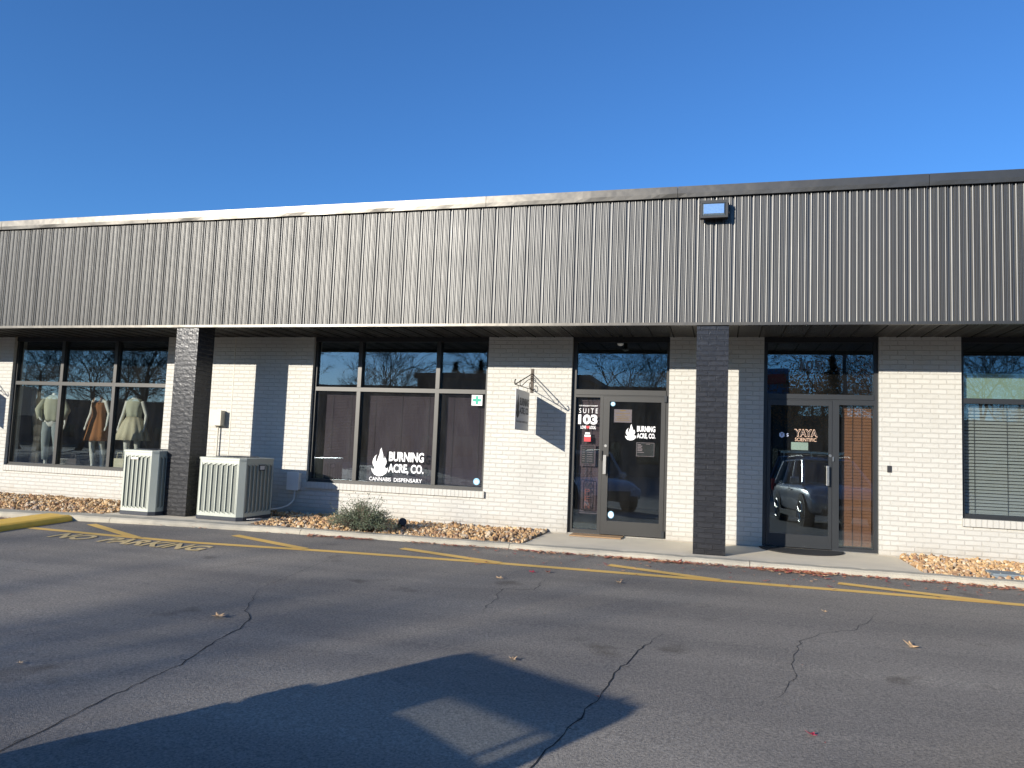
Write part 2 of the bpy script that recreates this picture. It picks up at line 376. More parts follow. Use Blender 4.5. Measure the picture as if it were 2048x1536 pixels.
def text_verts(body, bold=0.0):
    cu = bpy.data.curves.new("t", 'FONT'); cu.body = body; cu.size = 1; cu.offset = bold; cu.fill_mode = 'FRONT'; cu.resolution_u = 3
    ob = bpy.data.objects.new("t", cu); col.objects.link(ob)
    bpy.context.view_layer.update()
    dg = bpy.context.evaluated_depsgraph_get(); me = bpy.data.meshes.new_from_object(ob.evaluated_get(dg))
    vs = [tuple(v.co) for v in me.vertices]; fs = [tuple(p.vertices) for p in me.polygons]
    bpy.data.objects.remove(ob); bpy.data.curves.remove(cu); bpy.data.meshes.remove(me)
    return vs, fs
def lettering(name, body, a0, a1, b0, b1, fn, mat, parent, bold=0.0, label=None, b=None):
    """fits the words into [a0,a1] x [b0,b1]; fn(a, b) -> 3-D"""
    vs, fs = text_verts(body, bold)
    x0 = min(v[0] for v in vs); x1 = max(v[0] for v in vs); y0 = min(v[1] for v in vs); y1 = max(v[1] for v in vs)
    mb = MB()
    mb.v = [fn(a0 + (v[0] - x0) / (x1 - x0) * (a1 - a0), b0 + (v[1] - y0) / (y1 - y0) * (b1 - b0)) for v in vs]
    mb.f = fs
    o = mb.build(name, mat, parent)
    if label: o['label'] = label
    return o
FLAME = [(420, 172), (432, 215), (446, 262), (450, 300), (458, 312), (467, 300), (461, 279), (483, 312), (493, 345), (489, 375), (475, 403), (480, 424), (498, 430), (513, 416), (510, 455), (492, 495), (450, 524), (400, 533), (350, 517), (317, 478), (303, 428), (316, 441), (333, 445), (347, 438), (344, 420), (325, 395), (317, 360), (325, 318), (345, 282), (369, 261), (358, 290), (356, 325), (366, 352), (377, 348), (377, 325), (386, 290), (401, 250), (404, 208)]
def flame(name, a0, a1, b0, b1, fn, mat, parent, thick):
    pts = [((x - 303) / 210., (533 - y) / 361.) for x, y in FLAME]
    mb = MB(); mb.prism([(a0 + p[0] * (a1 - a0), b0 + p[1] * (b1 - b0)) for p in pts], lambda p, k: fn(p[0], p[1], k * thick))
    return mb.build(name, mat, parent)

GS, G0, YK = .04, -.07, -1.75
def gz(y): return G0 + GS * (max(-16.0, min(y, YK)) - YK)

# ------------------------------------------------------------------ ground
g = MB()
ys = [-500, -60, -16, -12, -9, -6, -4, -2.5, -1.75, 0, 30, 500]; xs = [-500, -60, -20, 0, 20, 60, 500]
for y0, y1 in zip(ys, ys[1:]):
    for x0, x1 in zip(xs, xs[1:]): g.quad((x0, y0, gz(y0)), (x1, y0, gz(y0)), (x1, y1, gz(y1)), (x0, y1, gz(y1)))
tag(g.build("parking_lot", M['asphalt']), kind='structure')
lawn = MB(); lawn.box(-200, 200, -200, -52, -.9, gz(-60) + .03)
tag(lawn.build("lawn", M['ground_grass']), kind='structure')

def ribbon(pts, wd, lift=.004):
    mb = MB(); pts = [Vector((p[0], p[1], 0)) for p in pts]; L = []; R = []
    for k, p in enumerate(pts):
        t = (pts[min(k + 1, len(pts) - 1)] - pts[max(k - 1, 0)]).normalized(); n = Vector((-t.y, t.x, 0)); wk = wd[k] if isinstance(wd, list) else wd
        a = p + n * wk / 2; b = p - n * wk / 2; L.append((a.x, a.y, gz(a.y) + lift)); R.append((b.x, b.y, gz(b.y) + lift))
    for k in range(len(pts) - 1): mb.quad(L[k], R[k], R[k + 1], L[k + 1])
    return mb
def dense(pts, step=.25):
    out = []
    for a, b in zip(pts, pts[1:]):
        n = max(1, int(math.dist(a, b) / step))
        out += [(a[0] + (b[0] - a[0]) * i / n, a[1] + (b[1] - a[1]) * i / n) for i in range(n)]
    return out + [pts[-1]]
random.seed(3)
cx = [(-9.38, -2.95), (-7.98, -3.01), (-6.64, -3.03), (-4.72, -2.86), (-2.53, -2.74), (0.0, -2.71), (1.34, -2.68), (2.96, -2.68), (5.76, -2.68), (8.64, -2.68)]
tag(ribbon(dense(cx), .125).build("painted_line", M['yellow_line']), kind='structure')
for a, b in [((-8.87, -2.35), (-7.42, -3.06)), ((-6.47, -2.32), (-5.06, -2.86)), ((-3.98, -2.31), (-2.53, -2.74)), ((-1.29, -2.32), (0.0, -2.7)), ((1.27, -2.32), (2.75, -2.68)), ((3.83, -2.32), (5.28, -2.68)), ((6.42, -2.32), (7.87, -2.68))]:
    o = ribbon(dense([a, b]), .13, .008).build("painted_hatch_line", M['yellow_line']); tag(o, kind='structure')
# NO PARKING in stencilled letters on the asphalt
ang = -.03
def gtxt(a, b):
    x = -8.52 + a * math.cos(ang) - b * math.sin(ang); y = -3.46 + a * math.sin(ang) + b * math.cos(ang)
    return (x, y, gz(y) + .007)
o = lettering("painted_lettering", "NO  PARKING", 0, 2.36, 0, .36, gtxt, M['pale_line'], None, .03); tag(o, kind='structure')

def crack(pts, wmax, seed, jit=.03, step=.07):
    random.seed(seed); p = dense(pts, step); out = []; ws = []
    for i, q in enumerate(p):
        out.append((q[0] + random.uniform(-jit, jit), q[1] + random.uniform(-jit, jit)))
        e = min(i, len(p) - 1 - i) / max(1, len(p) * .12); ws.append(max(.002, .52 * wmax * min(1, e) * random.uniform(.45, 1.15)))
    mb = ribbon(out, ws, .003)
    for i in range(3, len(out) - 3):
        if random.random() < .16:
            a = random.uniform(0, 6.28); L = random.uniform(.02, .10); sp_ = [out[i], (out[i][0] + L * .5 * math.cos(a), out[i][1] + L * .5 * math.sin(a)), (out[i][0] + L * math.cos(a + .5), out[i][1] + L * math.sin(a + .5))]
            r2 = ribbon(sp_, [wmax * .4, wmax * .3, .001], .0034); k = len(mb.v); mb.v += r2.v; mb.f += [tuple(q + k for q in f) for f in r2.f]
    tag(mb.build("asphalt_crack", M['crack']), kind='structure')
crack([(-4.48, -3.09), (-4.41, -4.07), (-4.33, -4.97)], .008, 1, .004)
crack([(-4.33, -4.97), (-4.18, -5.28), (-4.07, -5.49), (-3.96, -5.71), (-3.76, -5.95), (-3.68, -6.21), (-3.65, -6.54), (-3.52, -7.08), (-3.52, -7.51), (-3.5, -7.81), (-3.48, -8.15), (-3.46, -8.41), (-3.55, -9.43)], .017, 2, .014)
crack([(-0.44, -5.1), (-0.55, -5.49), (-0.62, -5.85), (-0.69, -6.2), (-0.71, -6.48), (-0.73, -6.78), (-0.77, -7.01), (-0.8, -7.23), (-0.84, -7.41), (-0.87, -7.57), (-0.9, -7.97), (-0.99, -9.23)], .016, 3, .016)
crack([(-1.81, -3.37), (-1.83, -3.95), (-2.14, -4.01), (-2.06, -4.5), (-2.06, -4.75), (-2.03, -5.05)], .011, 4, .02)
crack([(-1.83, -3.95), (-2.48, -4.17), (-2.83, -4.25)], .006, 5, .015)
crack([(1.41, -3.67), (1.29, -4.0), (1.13, -4.35), (0.82, -4.61), (0.64, -4.89), (0.57, -5.3), (0.5, -5.56), (0.52, -5.81), (0.44, -6.14), (0.35, -6.37)], .008, 6, .018)
crack([(-8.05, -5.1), (-7.47, -5.07), (-6.95, -5.12), (-6.69, -5.15)], .009, 7, .012)
crack([(-9.31, -5.1), (-8.09, -4.49), (-7.98, -4.26), (-8.14, -3.83)], .008, 8, .015)
crack([(-5.44, -4.34), (-5.29, -4.16), (-5.18, -3.86), (-5.03, -3.69)], .011, 9, .02)
crack([(1.83, -3.32), (2.5, -3.28), (3.27, -3.31), (4.81, -3.32)], .006, 10, .012)

# kerb: a swept step with a worn nose
random.seed(8)
def ky(x):
    P = [(-18, -3.1), (-14, -2.85), (-10.5, -2.36), (-9.3, -2.14), (-7.64, -1.95), (-5, -1.79), (-2.5, -1.73), (20, -1.73)]
    for (x0, y0), (x1, y1) in zip(P, P[1:]):
        if x <= x1: return y0 + (y1 - y0) * (x - x0) / (x1 - x0)
kp = []; xk = -18.0
while xk < 9.01:
    kp.append((xk, ky(xk) + random.uniform(-.005, .005), random.uniform(-.004, .003))); xk += .15
def kerb_mesh(path, name, mat):
    mb = MB(); rings = []
    for x, y, z in path:
        wd = .17 + .20 * min(1, max(0, (-7.2 - x) / 2.2)); zb = -.35; ch = .006 + .012 * abs(mnoise.noise(Vector((x * 3.1, 1.7, 0))))
        rings.append([(x, y, zb), (x, y - .010, z - .06), (x, y + .002, z - .022 - ch * .4), (x, y + .02 + ch, z - .004), (x, y + wd, z), (x, y + wd, zb)])
    mb.rings(rings); return mb.build(name, mat, None)
joints = [-18, -14.9, -11.85, -8.8, -5.75, -2.7, .35, 3.4, 6.45, 9.1]
for j0, j1 in zip(joints, joints[1:]):
    seg = [(j0 + .004, ky(j0), 0)] + [p for p in kp if j0 + .03 < p[0] < j1 - .03] + [(j1 - .004, ky(j1), 0)]
    tag(kerb_mesh(seg, "kerb", M['kerb']), kind='structure')
# yellow painted kerb of the parking island
mb = MB(); rings = []
for yy in [-2.05, -2.12, -2.3, -2.6, -3.0, -3.5, -4.2, -5.2, -6.4, -8, -10]:
    e = 1.0 if yy < -2.25 else (.45 if yy > -2.1 else .85)
    cxm = -9.68; hw = .29 * (.8 + .2 * e); zg = gz(yy); hh = .085 * (.6 + .4 * e)
    rings.append([(cxm + hw, yy, zg - .05), (cxm + hw, yy, zg + hh * .35), (cxm + hw * .9, yy, zg + hh * .8), (cxm + hw * .7, yy, zg + hh), (cxm - hw * .7, yy, zg + hh * 1.02), (cxm - hw * .9, yy, zg + hh * .8), (cxm - hw, yy, zg + hh * .3), (cxm - hw, yy, zg - .05)])
mb.rings(rings)
tag(mb.build("yellow_kerb", M['yellow_kerb'], None), kind='structure')
# slabs
sl_ = MB()
sl_.box(-2.545, 2.31, -1.565, .30, -.3, -.002)
tag(sl_.build("concrete_walkway", M['concrete']), kind='structure')
sl_ = MB(); sl_.box(-9.25, -6.72, -1.80, -.45, -.3, -.004)
tag(sl_.build("concrete_pad", M['concrete']), kind='structure')
sl_ = MB(); sl_.box(-18, -9.255, -2.0, .05, -.3, -.05); sl_.box(-6.715, -2.55, -1.60, .05, -.3, -.05); sl_.box(2.315, 9, -1.58, .05, -.3, -.05); sl_.box(-9.25, -6.72, -.445, .05, -.3, -.05)
tag(sl_.build("planting_bed_soil", M['soil']), kind='structure')

# ------------------------------------------------------------------ the shop building
B = empty("shop_building", (-2, 0, 0)); tag(B, "long single storey white brick shop row with ribbed bronze metal fascia and black brick columns", "building")
OP = [(-13.279, -9.735, 'w'), (-6.776, -3.637, 'w'), (-2.269, -.780, 'd'), (.572, 2.107, 'd'), (3.139, 6.6, 'w')]
SILL = .56
mb = MB(); x = -20.0
for a, b, k in OP:
    mb.box(x, a, 0, .28, -.3, 3.2)
    if k == 'w': mb.box(a, b, 0, .28, -.3, SILL)
    x = b
mb.box(x, 11, 0, .28, -.3, 3.2)
wall = mb.build("brick_wall", M['white_brick'], B)
# control joint
MB().box(-8.338, -8.322, -.004, -.001, .0, 3.03).build("control_joint", M['beige'], B)
for a, b, k in OP:
    if k == 'w': MB().box(a - .012, b + .03, -.042, .06, SILL - .10, SILL + .002).build("brick_sill", M['white_side'], B)
# fascia: ribbed metal panels
random.seed(12)
prof = []
xx = -20.0
ribs = [(.036, .024), (.017, .011), (.014, .010), (.019, .010), (.030, .022), (.014, .009), (.022, .014), (.015, .010), (.027, .022), (.018, .011)]
while xx < 11:
    for wv, h in ribs:
        wj = wv * random.uniform(.92, 1.08); hj = h * random.uniform(.92, 1.06)
        prof += ([(xx, -.014), (xx + wj * .05, .0), (xx + wj * .14, wj * .055), (xx + wj * .30, wj * .10), (xx + wj * .50, wj * .11), (xx + wj * .56, wj * .07), (xx + wj * .59, -.014), (xx + wj * .97, -.016)] if wv > .025 else [(xx, -.007), (xx + wj * .06, .0), (xx + wj * .34, wj * .02), (xx + wj * .54, wj * .01), (xx + wj * .58, -.009), (xx + wj * .95, -.010)])
        xx += wj
    prof += [(xx, -.024), (xx + .020, -.024)]
    xx += .0215
mb = MB()
ZF0, ZF1 = 2.985, 4.80
n = len(prof)
for px, h in prof: mb.v.append((px, -1.372 - h, ZF0))
for px, h in prof: mb.v.append((px, -1.372 - h, ZF1))
for i in range(n - 1): mb.f.append((i, i + 1, n + i + 1, n + i))
fas = mb.build("ribbed_fascia", M['fascia'], B)
mb = MB(); mb.box(-20, 11, -1.34, -1.30, 3.0, 4.82); mb.box(-20, 11, -1.30, .28, 4.70, 4.80); mb.box(-20, 11, .0, 14, 3.9, 4.0)
mb.box(-20, 11, .05, .28, 3.2, 3.9)
mb.build("roof", M['far_roof'], B)
tr = MB()
x = -20.0
tr.box(-20, 11, -1.402, -1.335, 2.975, 3.0); tr.box(-20, 11, -1.402, -1.394, 3.0, 3.012)
tr.build("fascia_trim", M['coping'], B)
seams = [-18.3, -15.25, -12.19, -9.14, -6.09, -3.33, -.63, 2.42, 5.47, 8.52]
xs_ = [-20] + seams + [11]
for a, b in zip(xs_, xs_[1:]):
    mb = MB(); k = int((b - a) / .12) + 1
    rings = []
    for i in range(k + 1):
        xq = a + .003 + (b - a - .006) * i / k
        d = .004 * mnoise.noise(Vector((xq * 2.1, 3, 1)))
        rings.append([(xq, -1.418 + d, 4.706 + d), (xq, -1.424 - d, 4.76), (xq, -1.424, 4.856), (xq, -1.10, 4.866), (xq, -1.10, 4.85), (xq, -1.405, 4.84), (xq, -1.405, 4.706)])
    mb.rings(rings); mb.build("coping", M['coping'], B)
# soffit
mb = MB(); x = -20
mb2 = MB()
mb.box(-20, 11, -1.334, .0, 3.032, 3.06)
x = -20.0; i = 0
while x < 11:
    mb.box(x + .008, x + .145, -1.333, -.002, 3.028, 3.031)
    for q in (.03, .055, .08, .105): mb.box(x + q, x + q + .008, -1.332, -.003, 3.022, 3.0275)
    if i % 2 == 0: mb2.box(x - .012, x + .006, -1.3315, -.0035, 3.019, 3.0275)
    x += .153; i += 1
mb.build("soffit", M['soffit'], B); mb2.build("soffit_joint", M['groove'], B)
# columns: the second stands by the doors
for xc0 in (-8.452, -.344, 7.76, -16.56):
    mb = MB(); mb.box(xc0, xc0 + .406, -1.369, -.963, -.2 if xc0 < -5 else -.05, 3.018)
    o = mb.build("brick_column", M['black_brick'], B)
# party walls and rooms
mb = MB()
mb.box(-20, 11, 6.0, 6.1, -.2, 3.9)
for xp in (-20, -8.5, -3.0, 0.1, 2.6, 10.9): mb.box(xp, xp + .12, .281, 5.999, -.2, 3.9)
mb.build("interior_wall", M['interior'], B)
MB().box(-20, 11, .281, 5.99, -.1, .002).build("interior_floor", M['interior'], B)
MB().box(-20, 11, .281, 5.99, 3.2, 3.25).build("interior_ceiling", M['interior'], B)
MB().box(-13.6, -9.3, .285, 1.75, .003, .52).build("display_platform", M['interior_teal'], B)
MB().box(-14.5, -8.6, 3.6, 3.7, .003, 3.19).build("backdrop_wall", M['interior_teal'], B)

FY0, FY1, GY = .065, .165, .115
def window(a, b, mulls, mat, ztr=(2.11, 2.178), z0=SILL, glow='glass', gup='glass'):
    f = MB(); e = .045
    f.box(a, a + e, FY0, FY1, z0, 2.955); f.box(b - e, b, FY0, FY1, z0, 2.955)
    f.box(a + e, b - e, FY0 + .002, FY1 - .002, z0 + .003, z0 + .058)
    f.box(a + e, b - e, FY0 - .004, FY1 - .002, ztr[0], ztr[1])
    for m_ in mulls:
        f.box(m_ - .034, m_ + .034, FY0 - .012, FY1, z0 + .06, ztr[0] - .001); f.box(m_ - .034, m_ + .034, FY0 - .012, FY1, ztr[1] + .001, 2.955)
    w_ = f.build("window", mat, B)
    h = MB(); h.box(a, b, .05, .2, 2.956, 3.2); h.build("window_header", M['black'], w_)
    s = MB(); s.box(a, b, FY0 - .02, FY0 - .001, z0 + .003, z0 + .02); s.build("sill_flashing", mat, w_)
    ed = [a + e] + [q for m_ in mulls for q in (m_ - .034, m_ + .034)] + [b - e]
    for i in range(0, len(ed), 2):
        MB().box(ed[i], ed[i + 1], GY - .003, GY + .003, z0 + .058, ztr[0]).build("pane", M[glow], w_)
        MB().box(ed[i], ed[i + 1], GY - .003, GY + .003, ztr[1], 2.955).build("pane", M[gup], w_)
    return w_
W1 = window(-13.279, -9.735, [-12.146, -10.92], M['frame'])
W2 = window(-6.776, -3.637, [-5.918, -4.509], M['frame'], glow='glass_dusty')
W3 = window(3.139, 6.6, [4.32, 5.48], M['frame_dark'], ztr=(2.12, 2.19))

def fnw(y): return lambda a, b: (a, y, b)
GF = GY - .0045
def pf(y): return lambda a, b, k: (a, y - k, b)
flame("flame_emblem", -5.640, -5.335, .708, 1.185, pf(GF), M['white'], W2, .0015)
lettering("lettering", "BURNING", -5.325, -4.705, .965, 1.125, fnw(GF - .001), M['white'], W2, .035)
lettering("lettering", "ACRE, CO.", -5.332, -4.70, .755, .925, fnw(GF - .001), M['white'], W2, .035)
lettering("lettering", "CANNABIS", -5.665, -5.27, .632, .695, fnw(GF - .001), M['white'], W2, .012)
lettering("lettering", "DISPENSARY", -5.22, -4.72, .632, .695, fnw(GF - .001), M['white'], W2, .012)
cr = MB(); cr.box(-3.925, -3.745, GF - .002, GF, 1.925, 2.10); o = cr.build("cross_sticker", M['white'], W2)
cr = MB(); cr.box(-3.855, -3.815, GF - .004, GF - .0022, 1.945, 2.08); cr.box(-3.905, -3.8555, GF - .004, GF - .0022, 1.99, 2.035); cr.box(-3.8145, -3.765, GF - .004, GF - .0022, 1.99, 2.035)
cr.build("green_cross", M['teal'], W2)
def disc(cx_, cz_, r, y, mat, parent, name="round_sticker", sy=1.0):
    mb = MB(); mb.prism([(cx_ + r * math.cos(2 * math.pi * k / 20), cz_ + r * sy * math.sin(2 * math.pi * k / 20)) for k in range(20)], lambda p, k: (p[0], y - .0015 * k, p[1])); return mb.build(name, mat, parent)
disc(-3.785, .705, .055, GF, M['blue_sticker'], W2); disc(-3.785, .70, .034, GF - .002, M['white'], W2, "sticker_centre")

# storefront door 103 (left) and 105 (right)
def hbar(mb, a, b, z0, z1, d=0): mb.box(a, b, FY0 - d, FY1 - d, z0, z1)
D1 = MB()
hbar(D1, -2.269, -2.205, .0, 2.955); hbar(D1, -.825, -.780, .0, 2.955)
hbar(D1, -2.2045, -.8255, 2.135, 2.215, .012); hbar(D1, -2.2045, -1.822, .0, .075); hbar(D1, -2.2045, -1.822, 2.095, 2.134)
hbar(D1, -1.821, -1.772, 0, 2.134); hbar(D1, -1.7715, -.8255, 2.118, 2.134)
D1 = D1.build("door_frame", M['frame'], B)
MB().box(-2.269, -.78, .05, .2, 2.956, 3.2).build("door_header", M['black'], D1)
MB().box(-2.2045, -.8255, GY - .003, GY + .003, 2.215, 2.955).build("transom_pane", M['glass'], D1)
MB().box(-2.2045, -1.822, GY - .003, GY + .003, .075, 2.095).build("sidelight_pane", M['glass'], D1)
MB().box(-2.269, -.78, .02, .17, -.001, .012).build("threshold", M['steel'], D1)
L1 = MB(); e0 = -1.768; e1 = -.829
for a in ((e0, -1.672, .02, 2.115), (-.893, e1, .02, 2.115), (-1.6715, -.8935, .02, .225), (-1.6715, -.8935, 2.035, 2.115)): L1.box(a[0], a[1], .055, .1, a[2], a[3])
L1 = L1.build("door", M['frame'], B); L1['label'] = "grey framed glass door with flame emblem"
MB().box(-1.6715, -.8935, .073, .079, .225, 2.035).build("pane", M['glass'], L1)
hd = MB(); hd.box(-1.742, -1.695, -.012, -.004, .925, 1.215); hd.box(-1.742, -1.73, -.004, .0545, .93, .95); hd.box(-1.742, -1.73, -.004, .0545, 1.19, 1.21)
hd.build("handle", M['steel'], L1, bevel=.002)
bk = MB(); bk.box(-1.79, -1.765, .03, .0545, 1.13, 1.28); bk.build("lock_plate", M['black'], L1)
disc(-1.72, 1.355, .02, .054, M['steel'], L1, "lock_cylinder")
hg = MB(); hg.box(-.85, -.812, .03, .0545, 2.04, 2.14); hg.build("hinge", M['frame_dark'], L1)
MB().box(-.85, -.812, .03, .0545, .02, .12).build("hinge", M['frame_dark'], L1)
DF = .0715
flame("flame_emblem", -1.43, -1.26, 1.45, 1.70, pf(DF), M['white'], L1, .0015)
lettering("lettering", "BURNING", -1.25, -.975, 1.585, 1.675, fnw(DF - .001), M['white'], L1, .035)
lettering("lettering", "ACRE, CO.", -1.25, -.972, 1.475, 1.565, fnw(DF - .001), M['white'], L1, .035)
disc(-1.625, 2.00, .035, DF, M['blue_sticker'], L1); disc(-1.625, 2.00, .022, DF - .002, M['white'], L1, "sticker_centre")
disc(-1.61, .315, .046, DF, M['blue_sticker'], L1, sy=1.2); disc(-1.61, .315, .036, DF - .002, M['white'], L1, "sticker_centre", sy=1.2)
M['paper'] = simple("mauve_paper", (.36, .28, .29), .7, var=.04)
nb = MB(); nb.box(-1.605, -1.335, .085, .087, 1.72, 1.92); n_ = nb.build("notice_sheet", M['paper'], L1)
M['gold'] = simple("gold_print", (.45, .27, .06), .6)
nb = MB()
nb.box(-1.515, -1.43, .0825, .0845, 1.895, 1.907)
for k, (a, b) in enumerate([(-1.58, -1.36), (-1.50, -1.44), (-1.58, -1.36), (-1.56, -1.38), (-1.58, -1.36)]): nb.box(a, b, .0825, .0845, 1.855 - k * .026, 1.862 - k * .026)
nb.build("notice_print", M['gold'], L1)
nb = MB(); nb.box(-1.335 + .01, -1.06, .085, .087, 1.22, 1.43); nb = None
nb = MB(); nb.box(-1.255, -.985, .085, .087, 1.215, 1.425); nb.build("poster", M['paper'], L1)
nb = MB(); nb.box(-1.248, -.992, .0825, .0845, 1.222, 1.418); nb.build("poster_face", M['black_ink'], L1)
nb = MB()
for k in range(5): nb.box(-1.236, -1.236 + [.05, .07, .06, .075, .07][k], .079, .082, 1.385 - k * .022, 1.397 - k * .022)
nb.box(-1.236, -1.14, .079, .082, 1.272, 1.28); nb.box(-1.11, -1.05, .079, .082, 1.40, 1.406)
nb.build("poster_print", M['paper'], L1)
# sidelight lettering
SF = GY - .0045
lettering("lettering", "135 HOLIDAY COURT", -2.155, -1.865, 1.955, 1.975, fnw(SF), M['white'], D1, .02)
lettering("lettering", "S U I T E", -2.155, -1.862, 1.85, 1.925, fnw(SF), M['white'], D1, .0)
lettering("lettering", "103", -2.165, -1.865, 1.675, 1.83, fnw(SF), M['white'], D1, .05)
lettering("lettering", "LOVE", -2.125, -2.04, 1.605, 1.655, fnw(SF), M['white'], D1, .03)
lettering("lettering", "LOCAL", -1.985, -1.885, 1.605, 1.655, fnw(SF), M['white'], D1, .03)
ht = MB(); pts = []
for k in range(24):
    t = 2 * math.pi * k / 24; pts.append((-2.012 + .0018 * 16 * math.sin(t) ** 3, 1.632 + .0018 * (13 * math.cos(t) - 5 * math.cos(2 * t) - 2 * math.cos(3 * t) - math.cos(4 * t))))
ht.prism(pts, lambda p, k: (p[0], SF - .0015 * k, p[1])); ht.build("heart_sticker", M['red'], D1)
nb = MB(); nb.box(-2.06, -1.965, SF - .0015, SF, 1.485, 1.515); nb.box(-2.05, -1.975, SF - .0015, SF, 1.525, 1.55); nb.build("sticker", M['white'], D1)
nb = MB(); nb.box(-2.065, -1.96, SF - .0015, SF, 1.41, 1.484); nb.build("red_sticker", M['red'], D1)

# business hours board behind the sidelight (hangs on a cord)
hb = empty("hours_board", (-2.0, .15, 1.0)); tag(hb, "mauve business hours board hanging behind the narrow sidelight beside the grey door", "sign")
MB().box(-2.125, -1.885, .15, .156, 1.03, 1.36).build("board", M['blind_plum2'], hb)
MB().box(-2.10, -1.91, .146, .149, 1.075, 1.305).build("board_panel", M['black_ink'], hb)
nb = MB()
for k in range(6): nb.box(-2.09, -2.05, .143, .1455, 1.275 - k * .034, 1.283 - k * .034); nb.box(-2.02, -1.93, .143, .1455, 1.275 - k * .034, 1.283 - k * .034)
nb.build("hours_rows", M['paper'], hb)
lettering("lettering", "BUSINESS HOURS", -2.10, -1.91, 1.32, 1.345, fnw(.1465), M['black_ink'], hb, .02)
lettering("lettering", "THANK YOU", -2.07, -1.94, 1.043, 1.063, fnw(.1465), M['black_ink'], hb, .02)
MB().tube([(-2.08, .153, 1.36), (-2.03, .16, 1.46), (-1.98, .16, 1.46), (-1.93, .153, 1.36)], .003, 5).build("cord", M['black'], hb)
# unlit OPEN tube sign
os_ = empty("open_sign", (-2.0, .14, .4)); tag(os_, "unlit upright OPEN tube sign in black hung behind the lower sidelight beside the grey door", "sign")
fr = MB(); fr.tube([(-2.08, .15, .36), (-1.92, .15, .36), (-1.90, .15, .38), (-1.90, .15, .80), (-1.92, .15, .82), (-2.08, .15, .82), (-2.10, .15, .80), (-2.10, .15, .38), (-2.08, .15, .36)], .006, 6); fr.build("tube_frame", M['black'], os_)
MB().tube([(-2.09, .15, .82), (-2.0, .155, .97), (-1.91, .15, .82)], .003, 5).build("cord", M['black'], os_)
M['dull_tube'] = simple("dull_red_tube", (.28, .07, .05), .4)
for k, ch in enumerate("OPEN"):
    lettering("letter", ch, -2.035, -1.955, .70 - k * .105, .785 - k * .105, fnw(.146), M['dull_tube'] if k else M['black'], os_, .0)

# door 105
D2 = MB()
hbar(D2, .572, .625, .0, 2.955); hbar(D2, 2.052, 2.107, .0, 2.955); hbar(D2, .6255, 2.0515, 2.135, 2.205, .012)
hbar(D2, 1.508, 1.600, 0, 2.134); hbar(D2, 1.6005, 2.0515, 0, .055); hbar(D2, 1.6005, 2.0515, 2.06, 2.134); hbar(D2, .6255, 1.5075, 2.115, 2.134)
D2 = D2.build("door_frame", M['frame_dark'], B)
MB().box(.572, 2.107, .05, .2, 2.956, 3.2).build("door_header", M['black'], D2)
MB().box(.6255, 2.0515, GY - .003, GY + .003, 2.205, 2.955).build("transom_pane", M['glass'], D2)
MB().box(1.6005, 2.0515, GY - .003, GY + .003, .055, 2.06).build("sidelight_pane", M['glass'], D2)
MB().box(.572, 2.107, .02, .17, -.001, .012).build("threshold", M['steel'], D2)
L2 = MB()
for a in ((.629, .676, .02, 2.112), (1.459, 1.504, .02, 2.112), (.6765, 1.4585, .02, .20), (.6765, 1.4585, 2.04, 2.112)): L2.box(a[0], a[1], .055, .1, a[2], a[3])
L2 = L2.build("door", M['frame_dark'], B); L2['label'] = "dark framed glass door with hexagon logo"
MB().box(.6765, 1.4585, .073, .079, .20, 2.04).build("pane", M['glass'], L2)
hd = MB(); hd.box(1.425, 1.462, -.012, -.004, .91, 1.19); hd.box(1.425, 1.437, -.004, .0545, .92, .94); hd.box(1.425, 1.437, -.004, .0545, 1.165, 1.185); hd.build("handle", M['steel'], L2, bevel=.002)
disc(1.482, 1.335, .02, .054, M['steel'], L2, "lock_cylinder")
nb = MB(); nb.box(1.512, 1.53, .045, .0645, 1.255, 1.32); nb.build("lock_strike", M['steel'], L2)
M['logo_tan'] = simple("pale_orange_outline", (.62, .42, .30), .5)
def outline_letters(body, a0, a1, b0, b1, y):
    lettering("lettering", body, a0, a1, b0, b1, fnw(y), M['logo_tan'], L2, .05)
    ww = (a1 - a0) * .012; lettering("lettering_core", body, a0 + ww, a1 - ww, b0 + .009, b1 - .009, fnw(y - .0012), M['black_ink'], L2, .012)
outline_letters("YAYA", 1.00, 1.315, 1.59, 1.70, DF - .001)
lettering("lettering", "SCIENTIFIC", 1.01, 1.30, 1.525, 1.575, fnw(DF - .001), M['logo_tan'], L2, .01)
M['logo_blue'] = simple("pale_blue_vinyl", (.62, .68, .84), .5)
hx = MB(); hx.prism([(.832 + .04 * math.sin(k * math.pi / 3), 1.61 + .043 * math.cos(k * math.pi / 3)) for k in range(6)][::-1], lambda p, k: (p[0], DF - .0015 * k, p[1])); hx.build("hexagon_emblem", M['logo_blue'], L2)
lettering("lettering", "Y", .812, .852, 1.588, 1.634, fnw(DF - .003), M['black_ink'], L2, .01)
lettering("lettering", "S", .890, .922, 1.588, 1.632, fnw(DF - .001), M['logo_blue'], L2, .01)
M['green_card'] = simple("pale_green_card", (.48, .58, .48), .6)
nb = MB(); nb.box(.96, 1.19, .0805, .0825, 1.40, 1.51); nb.build("notice_sheet", M['green_card'], L2)
M['faint'] = simple("faint_grey_numerals", (.10, .13, .17), .6)
lettering("lettering", "105", 1.08, 1.36, 2.55, 2.70, fnw(GY - .0045), M['faint'], D2, .02)

